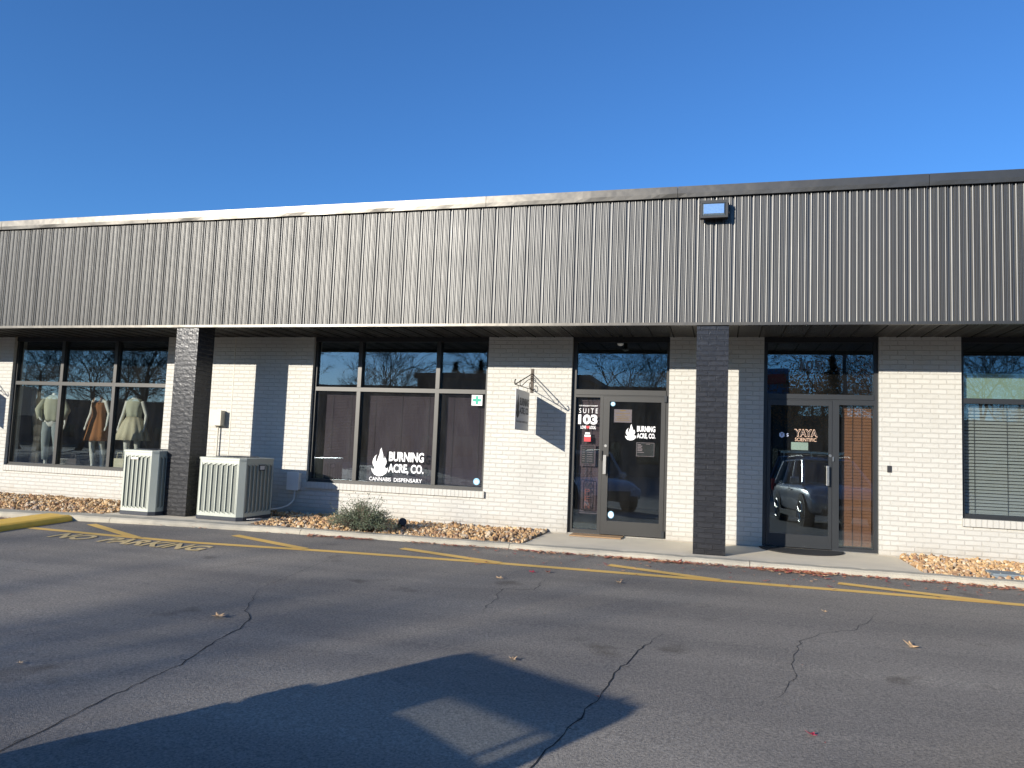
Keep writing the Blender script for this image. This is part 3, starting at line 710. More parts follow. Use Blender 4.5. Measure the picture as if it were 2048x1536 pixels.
# ------------------------------------------------------------------ blinds
def blind(name, a, b, z0, z1, y, mat, pitch, wd, tilt, label, cords=2, rail=True, wob=0.0):
    t = empty(name, ((a + b) / 2, y, z0)); tag(t, label, "blind")
    mb = MB(); z = z1 - .05; i = 0
    while z > z0 + .02:
        dz = wd / 2 * math.sin(tilt); dy = wd / 2 * math.cos(tilt)
        s = wob * math.sin(i * .9)
        mb.quad((a, y - dy, z - dz), (b, y - dy, z - dz + s), (b, y + dy, z + dz + s), (a, y + dy, z + dz)); z -= pitch; i += 1
    o = mb.build("slats", mat, t)
    sm = o.modifiers.new("s", 'SOLIDIFY'); sm.thickness = .0012
    if rail:
        MB().box(a, b, y - .02, y + .02, z1 - .04, z1).build("head_rail", mat, t)
        MB().box(a, b, y - .014, y + .014, z0, z0 + .015).build("bottom_rail", mat, t)
    for k in range(cords):
        xc = a + (b - a) * (k + .5) / cords if cords > 1 else (a + b) / 2
        xc = a + .13 + (b - a - .26) * k / max(1, cords - 1) if cords > 1 else xc
        MB().box(xc - .003, xc + .003, y - .020, y - .0185, z0, z1).build("cord", M['black'], t)
    return t
blind("window_blind", -6.60, -5.99, .60, 2.12, .235, M['blind_plum'], .026, .0262, 1.15, "plum grey venetian blind in the narrow left bay of the dispensary window", 2)
blind("window_blind", -5.80, -4.57, .60, 2.12, .235, M['blind_plum'], .026, .0262, 1.15, "wide plum grey venetian blind behind the white flame emblem", 3)
blind("window_blind", -4.40, -3.69, .60, 2.12, .235, M['blind_plum'], .026, .0262, 1.15, "plum grey venetian blind behind the green cross sticker", 2)
blind("sidelight_blind", -2.155, -1.83, .30, 2.08, .215, M['blind_plum2'], .026, .0262, 1.15, "mauve venetian blind in the sidelight beside the grey door, ending above the floor", 2)
blind("sidelight_blind", 1.665, 2.045, .07, 2.04, .22, M['blind_brown'], .045, .0455, 1.2, "brown wooden venetian blind in the sidelight beside the dark door", 2)
blind("window_blind", 3.22, 4.28, .62, 2.10, .24, M['blind_white'], .045, .05, .75, "white venetian blind in the window at the right end of the row", 3, wob=.003)
blind("window_blind", 4.36, 5.44, .62, 2.10, .24, M['blind_white'], .045, .05, .75, "white venetian blind in the middle bay of the right end window", 3)
blind("window_blind", 5.52, 6.5, .62, 2.10, .24, M['blind_white'], .045, .05, .75, "white venetian blind in the far bay of the right end window", 3)
for k, (a, b) in enumerate(((3.19, 4.285), (4.355, 5.445), (5.515, 6.55))):
    MB().box(a, b, .175, .185, 2.19, 2.545).build("shade_panel", M['panel_green'], W3)

# ------------------------------------------------------------------ things fixed to the building
FL = empty("flood_light", (-.15, -1.40, 4.38)); tag(FL, "dark bronze floodlight with prismatic glass lens on the ribbed fascia above the column", "light fixture")
hs = MB(); x0, x1 = -.325, .025
hs.rings([[(x0 + .03, -1.395, 4.40), (x1 - .03, -1.395, 4.40), (x1 - .03, -1.395, 4.60), (x0 + .03, -1.395, 4.60)], [(x0, -1.44, 4.378), (x1, -1.44, 4.378), (x1, -1.44, 4.612), (x0, -1.44, 4.612)], [(x0, -1.515, 4.378), (x1, -1.515, 4.378), (x1, -1.515, 4.612), (x0, -1.515, 4.612)]])
hs.build("housing", M['iron'], FL)
rm = MB(); rm.box(x0, x1, -1.53, -1.5155, 4.378, 4.405); rm.box(x0, x1, -1.53, -1.5155, 4.575, 4.612); rm.box(x0, x0 + .025, -1.53, -1.5155, 4.4055, 4.5745); rm.box(x1 - .03, x1, -1.53, -1.5155, 4.4055, 4.5745)
rm.build("rim", M['frame'], FL)
ln = MB(); ln.rings([[(x0 + .026, -1.516, 4.406), (x1 - .031, -1.516, 4.406), (x1 - .031, -1.516, 4.574), (x0 + .026, -1.516, 4.574)], [(x0 + .045, -1.545, 4.43), (x1 - .05, -1.545, 4.43), (x1 - .05, -1.545, 4.555), (x0 + .045, -1.545, 4.555)]])
ln.build("lens", M['flood_glass'], FL)
for zb in (4.43, 4.55):
    MB().box(x0 - .016, x0 - .001, -1.51, -1.49, zb, zb + .025).build("latch", M['iron'], FL); MB().box(x1 + .001, x1 + .016, -1.51, -1.49, zb, zb + .025).build("latch", M['iron'], FL)

dm = empty("dome_camera", (-1.5, -.2, 2.86)); tag(dm, "small pale dome fixture hanging from the soffit above the grey door", "light fixture")
mb = MB(); R_ = []
for k in range(6):
    a = math.pi / 2 * k / 5; R_.append([(-1.5 + .05 * math.cos(a) * math.cos(t * math.pi / 8), -.2 + .05 * math.cos(a) * math.sin(t * math.pi / 8), 2.90 - .04 * math.sin(a)) for t in range(16)])
R_[-1] = [(-1.5 + .002 * math.cos(t * math.pi / 8), -.2 + .002 * math.sin(t * math.pi / 8), 2.86) for t in range(16)]
mb.rings(R_); mb.build("dome", M['whitebox'], dm, smooth=True)
MB().tube([(-1.5, -.2, 2.90), (-1.5, -.2, 3.018)], .03, 12).build("stem", M['black'], dm)

db = MB(); db.box(2.208, 2.262, -.022, -.001, 1.137, 1.228); o = db.build("doorbell", M['plastic'], None, bevel=.004); tag(o, "small black doorbell box on the white brick right of the dark door", "doorbell")
o.location = (0, 0, 0)

bx = empty("junction_box", (-8.55, 0, 1.45)); tag(bx, "cream electrical box on the sunlit brick beside the left column, above the air conditioner", "electrical box")
MB().box(-8.66, -8.44, -.13, -.001, 1.455, 1.715).build("box", M['beige'], bx, bevel=.006)
MB().box(-8.68, -8.43, -.137, -.131, 1.45, 1.725).build("cover", M['beige'], bx, bevel=.003)
MB().tube([(-8.535, -.045, 1.454), (-8.535, -.045, 1.0), (-8.535, -.045, .0)], .013, 10).build("conduit", M['beige'], bx, smooth=True)
bx = empty("disconnect_box", (-6.95, 0, .4)); tag(bx, "white electrical disconnect box low on the shaded brick beside the right air conditioner", "electrical box")
MB().box(-7.06, -6.86, -.11, -.001, .42, .70).build("box", M['whitebox'], bx, bevel=.006)
MB().box(-7.07, -6.85, -.12, -.111, .41, .715).build("cover", M['whitebox'], bx, bevel=.004)
pts = [(-6.94, -.06, .409), (-6.94, -.06, .30)]
for k in range(1, 8):
    a = k / 7 * math.pi / 2; pts.append((-6.94 - .22 * (1 - math.cos(a)), -.06 - .3 * (1 - math.cos(a)), .30 - .2 * math.sin(a)))
pts.append((-7.42, -.5, .10))
MB().tube(pts, .014, 8).build("conduit", M['whitebox'], bx, smooth=True)

# wrought iron bracket with hanging panel
def spiral(cy, cz, r, turns, a0, x=0.0, n=22, s=1):
    return [(x, cy + s * r * (1 - .62 * k / n) * math.cos(a0 + turns * 2 * math.pi * k / n), cz + r * (1 - .62 * k / n) * math.sin(a0 + turns * 2 * math.pi * k / n)) for k in range(n + 1)]
def bracket(x, label, cat, words=True):
    t = empty("bracket_sign", (x, 0, 1.5)); tag(t, label, cat)
    p = MB(); p.box(x - .022, x + .022, -.012, -.001, 2.14, 2.52); p.build("wall_plate", M['iron'], t)
    a = MB(); r = .008
    a.tube([(x, -.015, 2.44), (x, -.95, 2.20)], r, 6)      # top rod
    a.tube([(x, -.015, 2.19), (x, -1.0, 2.185)], .006, 6)
    a.tube([(x, -.015, 2.37), (x, -.30, 2.31), (x, -.62, 2.20)], .006, 6)
    a.tube([(x, -.95, 2.20), (x, -1.0, 2.185)] + [(x, -1.0 - .035 * math.sin(q), 2.22 - .035 * math.cos(q)) for q in [i * .4 for i in range(10)]], .009, 6)
    a.tube([(x, -.62, 2.19)] + [(x, -.70 - .04 * math.sin(q), 2.235 - .04 * math.cos(q)) for q in [i * .4 for i in range(11)]], .006, 6)
    a.tube([(x, -.03, 2.185)] + [(x, -.12 - .045 * math.sin(q), 2.245 - .045 * math.cos(q)) for q in [-1.2 + i * .4 for i in range(14)]], .006, 6)
    a.tube([(x, -.015, 2.40)] + [(x, -.06 - .035 * math.sin(q), 2.36 - .035 * math.cos(q)) for q in [2.4 - i * .4 for i in range(10)]], .005, 6)
    a.build("scrolled_arm", M['iron'], t)
    h = MB(); h.tube([(x, -.28, 2.185), (x, -.28, 2.125)], .003, 5); h.tube([(x, -.83, 2.185), (x, -.83, 2.125)], .003, 5); h.build("hook", M['iron'], t)
    q = MB(); q.box(x - .004, x + .004, -.955, -.155, 1.535, 2.13); pn = q.build("sign_panel", M['signface'], t)
    if words:
        fn = lambda a_, b_: (x + .0055, a_, b_)
        lettering("lettering", "BURNING", -.72, -.19, 1.90, 2.02, fn, M['black_ink'], pn, .035)
        lettering("lettering", "ACRE, CO.", -.72, -.185, 1.76, 1.88, fn, M['black_ink'], pn, .035)
        lettering("lettering", "CANNABIS DISPENSARY", -.90, -.20, 1.645, 1.675, fn, M['frame'], pn, .0)
        flame("flame_emblem", -.92, -.735, 1.71, 2.06, lambda a_, b_, k: (x + .0045 + k, a_, b_), M['black_ink'], pn, .0015)
    return t
bracket(-2.9, "white panel sign with black flame hanging from scrolled iron left of the grey door", "sign")
bracket(-13.92, "plain white panel hanging from scrolled iron at the far left of the row", "sign", False)

# ------------------------------------------------------------------ air conditioners
def ac_unit(x0, x1, y0, y1, zt, label, badge_front=True):
    t = empty("air_conditioner", ((x0 + x1) / 2, (y0 + y1) / 2, 0)); tag(t, label, "air conditioner", "air conditioners by the left column")
    c = .075
    def ring(z, d=0.0):
        a, b, e, f = x0 - d, x1 + d, y0 - d, y1 + d
        return [(a + c, e, z), (b - c, e, z), (b, e + c, z), (b, f - c, z), (b - c, f, z), (a + c, f, z), (a, f - c, z), (a, e + c, z)]
    MB().rings([ring(0.0, .005), ring(.055, .005)]).build("base", M['ac_base'], t)
    MB().rings([ring(.056, -.018), ring(zt - .05, -.018)]).build("coil", M['ac_coil'], t)
    # louvred steel jacket: corner posts, rails and tall fins
    j = MB()
    for z0, z1 in ((.056, .10), (zt - .085, zt - .035)): j.rings([ring(z0), ring(z1)])
    for (px, py, qx, qy) in ((x0 + c, y0, x0, y0 + c), (x1 - c, y0, x1, y0 + c), (x1 - c, y1, x1, y1 - c), (x0 + c, y1, x0, y1 - c)):
        dx = .022 if px < qx else -.022; dy = .022 if qy > py else -.022
        j.rings([[(px - dx, py, z), (px, py, z), (qx, qy, z), (qx, qy + dy, z), (qx - (.03 if px < qx else -.03), qy + dy, z), (px - dx, py + (.03 if qy > py else -.03), z)] for z in (.0995, zt - .0845)])
    j.build("jacket", M['ac'], t)
    fb = MB(); nf = 6 if x1 - x0 < .7 else 7
    la, lb = x0 + c + .02, x1 - c - .02
    def fins(n, a, b, horiz, fixed, sgn):
        for k in range(n + 1):
            u = a + (b - a) * k / n
            P_ = [(.105, .0), (zt - .15 + .045, 0.0)]
            # vertical blade
            if horiz: fb.box(u - .006, u + .006, fixed - .004 if sgn < 0 else fixed - .012, fixed + .012 if sgn < 0 else fixed + .004, .1, zt - .085)
            else: fb.box(fixed - .012 if sgn > 0 else fixed - .004, fixed + .004 if sgn > 0 else fixed + .012, u - .006, u + .006, .1, zt - .085)
            if k < n:   # slanted top and bottom corners of each opening
                u2 = a + (b - a) * (k + 1) / n
                for z, zz in ((zt - .085, zt - .125), (.1, .135)):
                    if horiz: fb.prism([(u, z), (u2 - .006, z), (u, zz)] if z > zz else [(u, z), (u2 - .006, z), (u, zz)], lambda p, kk, f=fixed, s=sgn: (p[0], f + (.003 + .008 * kk) * (-s if False else 1) * (1 if s < 0 else -1), p[1]))
                    else: fb.prism([(u, z), (u2 - .006, z), (u2 - .006, zz)], lambda p, kk, f=fixed, s=sgn: (f + (.003 + .008 * kk) * (1 if s < 0 else -1), p[0], p[1]))
    fins(nf, la, lb, True, y0, -1); fins(nf, la, lb, True, y1, 1)
    fins(nf, y0 + c + .02, y1 - c - .02, False, x1, 1); fins(nf, y0 + c + .02, y1 - c - .02, False, x0, -1)
    fb.build("louvre_fins", M['ac'], t)
    top = MB(); top.rings([ring(zt - .034, .008), ring(zt - .006, .008), ring(zt, -.01)]); top.build("top_cover", M['ac'], t)
    cx_, cy_ = (x0 + x1) / 2, (y0 + y1) / 2; gr = MB(); rr = (x1 - x0) * .40
    for k in range(1, 7):
        r_ = rr * k / 6; gr.tube([(cx_ + r_ * math.cos(q * math.pi / 12), cy_ + r_ * math.sin(q * math.pi / 12), zt + .012) for q in range(25)], .003, 4)
    gr.build("fan_guard", M['ac_base'], t)
    MB().tube([(cx_, cy_, zt + .0005), (cx_, cy_, zt + .009)], .06, 12).build("fan_motor", M['black'], t)
    if badge_front: MB().box(x0 + .20, x0 + .34, y0 - .012, y0 - .005, zt - .15, zt - .115).build("badge", M['steel'], t)
    else:
        MB().box(x1 + .006, x1 + .013, y0 + .40, y0 + .56, zt - .19, zt - .10).build("badge", M['ac_base'], t)
        MB().box(x1 + .0135, x1 + .016, y0 + .42, y0 + .54, zt - .175, zt - .115).build("badge_face", M['signface'], t)
    return t
ac_unit(-9.13, -8.475, -1.60, -.93, 1.005, "taller beige air conditioner left of the black column, in front of the shop window", True)
ac_unit(-7.80, -6.975, -1.50, -.62, .945, "wider beige air conditioner right of the black column, against shaded white brick", False)

# ------------------------------------------------------------------ shop window figures
def remesh_body(mb, name, mat, parent, vox=.014):
    o = mb.build(name, mat, parent)
    r = o.modifiers.new("r", 'REMESH'); r.mode = 'VOXEL'; r.voxel_size = vox; r.use_smooth_shade = True
    s = o.modifiers.new("s", 'SMOOTH'); s.iterations = 4; s.factor = .6
    return o
def mannequin(x, y, z, rz, label, outfit):
    t = empty("mannequin", (x, y, z)); tag(t, label, "mannequin", "headless mannequins in the shop window")
    c, s = math.cos(rz), math.sin(rz)
    def T(p): return (x + p[0] * c - p[1] * s, y + p[0] * s + p[1] * c, z + p[2])
    def ell(zc, rx, ry, cx_=0, cy_=0, n=16): return [T((cx_ + rx * math.cos(2 * math.pi * k / n), cy_ + ry * math.sin(2 * math.pi * k / n), zc)) for k in range(n)]
    b = MB()
    b.rings([ell(.80, .10, .09), ell(.86, .165, .11), ell(.93, .165, .115), ell(1.0, .135, .095), ell(1.07, .115, .085), ell(1.16, .135, .10), ell(1.25, .15, .12, 0, -.01), ell(1.33, .155, .09), ell(1.385, .13, .07), ell(1.41, .06, .055), ell(1.47, .045, .05)])
    for sg in (-1, 1):
        st = .05 if sg > 0 else -.03
        b.tube([T((sg * .085, 0, .86)), T((sg * .095, -.01 + st * .3, .68)), T((sg * .085, -.01 + st, .47)), T((sg * .085, .02 + st, .30)), T((sg * .08, .03 + st, .09)), T((sg * .08, .02 + st, .045))], [.085, .078, .052, .054, .031, .034], 12)
        b.tube([T((sg * .08, .05 + st, .035)), T((sg * .085, -.06 + st, .028)), T((sg * .09, -.13 + st, .02))], [.032, .034, .02], 10, flat=.7)
        sh = T((sg * .155, 0, 1.355)); 
        if outfit == 'jacket' and sg < 0: el = T((sg * .27, -.05, 1.12)); wr = T((sg * .17, -.16, .97)); hn = T((sg * .12, -.18, .93))
        else: el = T((sg * .245, .02, 1.09)); wr = T((sg * .275, -.05, .86)); hn = T((sg * .27, -.075, .79))
        b.tube([sh, tuple((Vector(sh) + Vector(el)) / 2), el, tuple((Vector(el) + Vector(wr)) / 2), wr], [.05, .043, .036, .033, .022], 10)
        b.tube([wr, hn, tuple(Vector(hn) + (Vector(hn) - Vector(wr)) * .6)], [.022, .033, .012], 8, flat=.6)
    remesh_body(b, "body", M['plaster'], t)
    def cloth(rings, name, mat, folds=0, amp=0.0):
        n = 48; R_ = []
        for i, (zc, rx, ry) in enumerate(rings):
            f = i / (len(rings) - 1)
            R_.append([T(((rx + amp * f * math.sin(folds * 2 * math.pi * k / n)) * math.cos(2 * math.pi * k / n), (ry + amp * f * math.sin(folds * 2 * math.pi * k / n)) * math.sin(2 * math.pi * k / n), zc)) for k in range(n)])
        o = MB().rings(R_, cap=False).build(name, mat, t, smooth=True); m_ = o.modifiers.new("s", 'SOLIDIFY'); m_.thickness = .004
        return o
    if outfit == 'rust':
        cloth([(1.31, .165, .125), (1.24, .165, .14), (1.1, .135, .105), (1.02, .145, .11), (.9, .19, .14), (.7, .23, .18), (.56, .26, .21)], "pinafore_dress", M['cloth_tan'], 9, .014)
        for sg in (-1, 1): MB().tube([T((sg * .08, -.12, 1.28)), T((sg * .085, -.06, 1.40)), T((sg * .085, .05, 1.38)), T((sg * .08, .10, 1.28))], .012, 6, flat=.5).build("strap", M['cloth_tan'], t)
    elif outfit == 'cream':
        cloth([(1.39, .13, .075), (1.33, .17, .10), (1.24, .168, .138), (1.1, .14, .11), (1.03, .135, .11)], "blouse", M['cloth_sage'], 7, .008)
        cloth([(1.05, .14, .115), (.95, .20, .16), (.8, .26, .20), (.60, .33, .26)], "skirt", M['cloth_cream'], 11, .022)
    elif outfit == 'jacket':
        cloth([(1.42, .09, .075), (1.36, .17, .11), (1.24, .18, .145), (1.08, .17, .135), (.95, .165, .13), (.90, .15, .12)], "jacket", M['cloth_sage'], 6, .012)
        for sg in (-1, 1):
            a = T((sg * .17, 0, 1.35)); e2 = T((sg * .28, -.03, 1.12)); w2_ = T((sg * (.18 if sg < 0 else .28), -.14, .96))
            MB().tube([a, e2, w2_], [.06, .07, .045], 12).build("sleeve", M['cloth_sage'], t, smooth=True)
        for sg in (-1, 1):
            st = .05 if sg > 0 else -.03
            MB().tube([T((sg * .085, 0, .88)), T((sg * .095, -.01 + st * .3, .68)), T((sg * .09, -.01 + st, .47)), T((sg * .09, .02 + st, .16))], [.10, .092, .07, .055], 12).build("trouser_leg", M['denim'], t, smooth=True)
    return t
mannequin(-12.72, .50, .52, .25, "headless mannequin in a pale puffed jacket and faded jeans behind the left mullion", 'jacket')
mannequin(-11.83, .72, .52, -.1, "headless mannequin in a rust brown pinafore dress, centre of the shop window", 'rust')
mannequin(-10.95, .66, .52, .12, "headless mannequin in a cream flared skirt above the left air conditioner", 'cream')
# long curtains gathered at either side
def curtain(x, y, wd, label, sgn):
    R_ = []; n = 60
    for i, (z, k, dx) in enumerate([(2.05, 1.0, 0), (1.7, .95, .0), (1.35, .72, .05), (1.12, .5, .08), (1.0, .5, .08), (.8, .65, .05), (.54, .8, .03)]):
        row = []
        for j in range(n + 1):
            u = j / n; xo = (u - .5) * wd * k + dx * sgn; yo = .035 * math.sin(u * 2 * math.pi * 7) * (1.2 - .4 * k)
            row.append((x + xo, y + yo, z))
        R_.append(row)
    mb = MB()
    for a, b in zip(R_, R_[1:]):
        for j in range(n): mb.quad(a[j], a[j + 1], b[j + 1], b[j])
    t = empty("curtain", (x, y, .54)); tag(t, label, "curtain")
    o = mb.build("drape", M['curtain'], t, smooth=True); m_ = o.modifiers.new("s", 'SOLIDIFY'); m_.thickness = .004
    MB().tube([(x - wd * .6, y, 2.07), (x + wd * .6, y, 2.07)], .012, 8).build("curtain_rod", M['steel'], t)
curtain(-13.05, .42, .30, "taupe curtain gathered at the left side of the shop window", 1)
curtain(-9.95, .42, .26, "taupe curtain gathered at the right side of the shop window near the column", -1)
# small display goods on the platform
def bag(x, y, z, s, mat, label, cat, name):
    t = empty(name, (x, y, z)); tag(t, label, cat)
    MB().rings([[(x + a * s, y + b * s, z) for a, b in ((-.16, -.06), (.16, -.06), (.16, .06), (-.16, .06))], [(x + a * s, y + b * s, z + .14 * s) for a, b in ((-.18, -.08), (.18, -.08), (.18, .08), (-.18, .08))], [(x + a * s, y + b * s, z + .26 * s) for a, b in ((-.14, -.03), (.14, -.03), (.14, .03), (-.14, .03))]]).build("bag_body", M[mat], t, bevel=.012)
    MB().tube([(x - .08 * s, y, z + .25 * s), (x - .06 * s, y, z + .38 * s), (x + .06 * s, y, z + .38 * s), (x + .08 * s, y, z + .25 * s)], .008, 6).build("strap", M[mat], t)
bag(-12.2, .55, .52, .75, 'cloth_dark', "dark handbag on the platform between the jacket and rust mannequins", "handbag", "handbag")
bag(-11.38, .85, .52, .9, 'cloth_cream', "cream handbag on the platform right of the rust dress mannequin", "handbag", "handbag")
cr = empty("wire_basket", (-12.42, .5, .52)); tag(cr, "small black wire basket on the platform under the left curtain", "basket")
mb = MB()
for k in range(9): mb.box(-12.54 + k * .028, -12.535 + k * .028, .42, .425, .52, .70); mb.box(-12.54 + k * .028, -12.535 + k * .028, .56, .565, .52, .70)
for z in (.52, .61, .70): mb.box(-12.545, -12.305, .418, .4195, z, z + .006); mb.box(-12.545, -12.305, .566, .5675, z, z + .006)
mb.build("wires", M['steel'], cr)
MB().box(-12.52, -12.33, .44, .55, .525, .60).build("liner", M['black'], cr)

# ------------------------------------------------------------------ mats, lids, spot light
mb = MB(); mb.prism([(-2.17, -.33), (-1.40, -.33), (-1.40, .01), (-2.17, .01)], lambda p, k: (p[0] * 1 + .0, p[1], .002 + .014 * k)); o = mb.build("door_mat", M['mat_tan'], None, bevel=.003); tag(o, "tan coir doormat on the concrete in front of the grey door", "doormat")
mb = MB(); mb.prism([(1.09 + .56 * math.cos(math.pi + math.pi * k / 20), -.03 + .62 * math.sin(math.pi + math.pi * k / 20)) for k in range(21)], lambda p, k: (p[0], p[1], .002 + .012 * k)); o = mb.build("door_mat", M['rubber'], None); tag(o, "black half round rubber mat in front of the dark door", "doormat")
M['lid_grey'] = simple("grey_utility_lid", (.20, .235, .25), .7)
lid = empty("utility_cover", (3.3, -1.2, 0)); tag(lid, "grey utility box lid set in the tan rocks at the right end", "utility cover")
MB().box(3.07, 3.56, -1.42, -1.10, -.04, .035).build("lid", M['lid_grey'], lid, bevel=.01)
MB().box(3.05, 3.58, -1.44, -1.08, -.04, .018).build("rim", M['lid_grey'], lid, bevel=.006)
ul = empty("ground_spotlight", (-4.55, -1.2, .0)); tag(ul, "small black spotlight half sunk in the tan rocks right of the shrub", "spotlight")
MB().tube([(-4.58, -1.02, .02), (-4.53, -1.08, .09), (-4.49, -1.13, .13)], [.04, .055, .06], 12).build("lamp_head", M['plastic'], ul)
MB().tube([(-4.56, -1.05, -.05), (-4.56, -1.05, .05)], .02, 8).build("stake", M['plastic'], ul)
pp = MB(); pp.prism([(-6.85, -1.52), (-6.72, -1.50), (-6.66, -1.40), (-6.78, -1.36), (-6.90, -1.44)], lambda p, k: (p[0], p[1], .035 + .006 * k + (p[0] + 6.9) * .1)); o = pp.build("paper_scrap", M['signface'], None); tag(o, "crumpled white paper scrap on the rocks at the foot of the right air conditioner", "litter")

# ------------------------------------------------------------------ rocks (gravel: stuff)
ICO = []
t_ = (1 + 5 ** .5) / 2
for a, b in ((-1, t_), (1, t_), (-1, -t_), (1, -t_)): ICO.append((a, b, 0))
for a, b in ((-1, t_), (1, t_), (-1, -t_), (1, -t_)): ICO.append((0, a, b))
for a, b in ((-1, t_), (1, t_), (-1, -t_), (1, -t_)): ICO.append((b, 0, a))
IV = [Vector(p).normalized() for p in [(-1, t_, 0), (1, t_, 0), (-1, -t_, 0), (1, -t_, 0), (0, -1, t_), (0, 1, t_), (0, -1, -t_), (0, 1, -t_), (t_, 0, -1), (t_, 0, 1), (-t_, 0, -1), (-t_, 0, 1)]]
IF = [(0, 11, 5), (0, 5, 1), (0, 1, 7), (0, 7, 10), (0, 10, 11), (1, 5, 9), (5, 11, 4), (11, 10, 2), (10, 7, 6), (7, 1, 8), (3, 9, 4), (3, 4, 2), (3, 2, 6), (3, 6, 8), (3, 8, 9), (4, 9, 5), (2, 4, 11), (6, 2, 10), (8, 6, 7), (9, 8, 1)]
def rocks(name, rects, dens, seed, zfun, smin=.018, smax=.046):
    random.seed(seed); V = []; F = []
    for (x0, x1, y0, y1) in rects:
        for _ in range(int((x1 - x0) * (y1 - y0) * dens)):
            x, y = random.uniform(x0, x1), random.uniform(y0, y1); s = random.uniform(smin, smax) * (1.35 if random.random() < .08 else 1)
            z = zfun(x, y) + random.uniform(-.02, .025)
            R = Euler((random.uniform(0, 6), random.uniform(0, 6), random.uniform(0, 6))).to_matrix()
            sc = Vector((random.uniform(.8, 1.35), random.uniform(.6, 1), random.uniform(.4, .75))); b = len(V)
            for p in IV:
                q = R @ Vector((p.x * sc.x, p.y * sc.y, p.z * sc.z)) * s * random.uniform(.8, 1.15); V.append((x + q.x, y + q.y, z + q.z))
            F += [(b + i, b + j, b + k) for i, j, k in IF]
    me = bpy.data.meshes.new(name); me.from_pydata(V, [], F); me.materials.append(M['rock']); o = bpy.data.objects.new(name, me); col.objects.link(o)
    tag(o, kind='stuff'); return o
def zl(x, y): return -.045 + .05 * min(1, max(0, (y + 1.9) / 1.0)) * (1 if x > -9 else 1) + .02 * mnoise.noise(Vector((x * 1.3, y * 1.3, 0)))
o = rocks("rock_mulch", [(-17, -9.28, -1.85, -.04)], 700, 1, zl); tag(o, "tan and brown landscaping rocks in the bed under the shop window", "rocks")
o = rocks("rock_mulch", [(-6.70, -2.58, -1.58, -.04), (-9.2, -6.72, -.42, -.04)], 760, 2, zl); tag(o, "tan and brown landscaping rocks in the bed under the dispensary window", "rocks")
o = rocks("rock_mulch", [(2.34, 9, -1.56, -.04)], 760, 3, zl); tag(o, "tan and brown landscaping rocks in the bed at the right end of the row", "rocks")

# leaves
def leaf_shape(s, rnd):
    n = 10; pts = []
    for k in range(n):
        a = 2 * math.pi * k / n; r = s * (1.0 if k % 2 == 0 else .5) * rnd.uniform(.8, 1.15); pts.append((r * math.cos(a), r * .62 * math.sin(a)))
    return pts
def litter(name, spots, seed, label, group=None):
    rnd = random.Random(seed); V = []; F = []
    for x, y, s in spots:
        rz = rnd.uniform(0, 6.3); b = len(V); zz = (gz(y) if y < -1.74 else .0) + .006 + rnd.uniform(0, .012); tx = rnd.uniform(-.4, .4)
        pts = leaf_shape(s, rnd)
        V.append((x, y, zz + s * .15))
        for px, py in pts:
            q = (x + px * math.cos(rz) - py * math.sin(rz), y + px * math.sin(rz) + py * math.cos(rz)); V.append((q[0], q[1], zz + abs(px) * .25 * rnd.random() + max(0, px * tx)))
        for k in range(len(pts)): F.append((b, b + 1 + k, b + 1 + (k + 1) % len(pts)))
    me = bpy.data.meshes.new(name); me.from_pydata(V, [], F); me.materials.append(M['leaf_litter']); o = bpy.data.objects.new(name, me); col.objects.link(o)
    tag(o, label, "leaves", kind='stuff'); return o
rnd = random.Random(5); sp = []
def cluster(x0, x1, n, spread=.035, s0=.012, s1=.03):
    for _ in range(n):
        x = rnd.uniform(x0, x1); sp.append((x, ky(x) - .03 - abs(rnd.gauss(0, spread)), rnd.uniform(s0, s1)))
cluster(-2.4, 2.6, 420, spread=.06, s0=.018, s1=.045); cluster(2.6, 6, 380, spread=.08, s0=.018, s1=.05); cluster(-5.6, -4.6, 160, spread=.07, s0=.015, s1=.04); cluster(-4.2, -2.4, 130, s1=.035); cluster(-3.6, -3.3, 50, spread=.06)
cluster(.4, 1.2, 160, spread=.09, s0=.02, s1=.055); cluster(-1.4, -.4, 140, spread=.07, s1=.05); cluster(-8.4, -5.6, 25)
for _ in range(190): sp.append((rnd.uniform(-3.2, 6), -1.85 - abs(rnd.gauss(0, .5)), rnd.uniform(.014, .04)))
for _ in range(50): sp.append((rnd.uniform(-9, 6), rnd.uniform(-7.5, -3), rnd.uniform(.004, .010)))
for _ in range(260):
    x = rnd.uniform(-13, -9.9); sp.append((x, ky(x) - .03 - abs(rnd.gauss(0, .12)), rnd.uniform(.015, .035)))
litter("leaf_litter", sp, 4, "small red and brown fallen leaves gathered along the kerb")
def big_leaf(x, y, s, mat, label, seed):
    r = random.Random(seed); mb = MB(); pts = leaf_shape(s, r); rz = r.uniform(0, 6.3); z0 = gz(y) + .008
    cx_ = (0, 0, s * .1); ring = []
    for k, (px, py) in enumerate(pts): ring.append((px, py, s * .55 * r.random() * (1 if k % 2 == 0 else .4)))
    V = [cx_] + ring
    V = [(x + a * math.cos(rz) - b * math.sin(rz), y + a * math.sin(rz) + b * math.cos(rz), z0 + c) for a, b, c in V]
    mb.v = V; mb.f = [(0, 1 + k, 1 + (k + 1) % len(pts)) for k in range(len(pts))]
    o = mb.build("fallen_leaf", mat, None); sm = o.modifiers.new("s", 'SOLIDIFY'); sm.thickness = .001
    tag(o, label, "leaf", "single fallen leaves on the asphalt"); return o
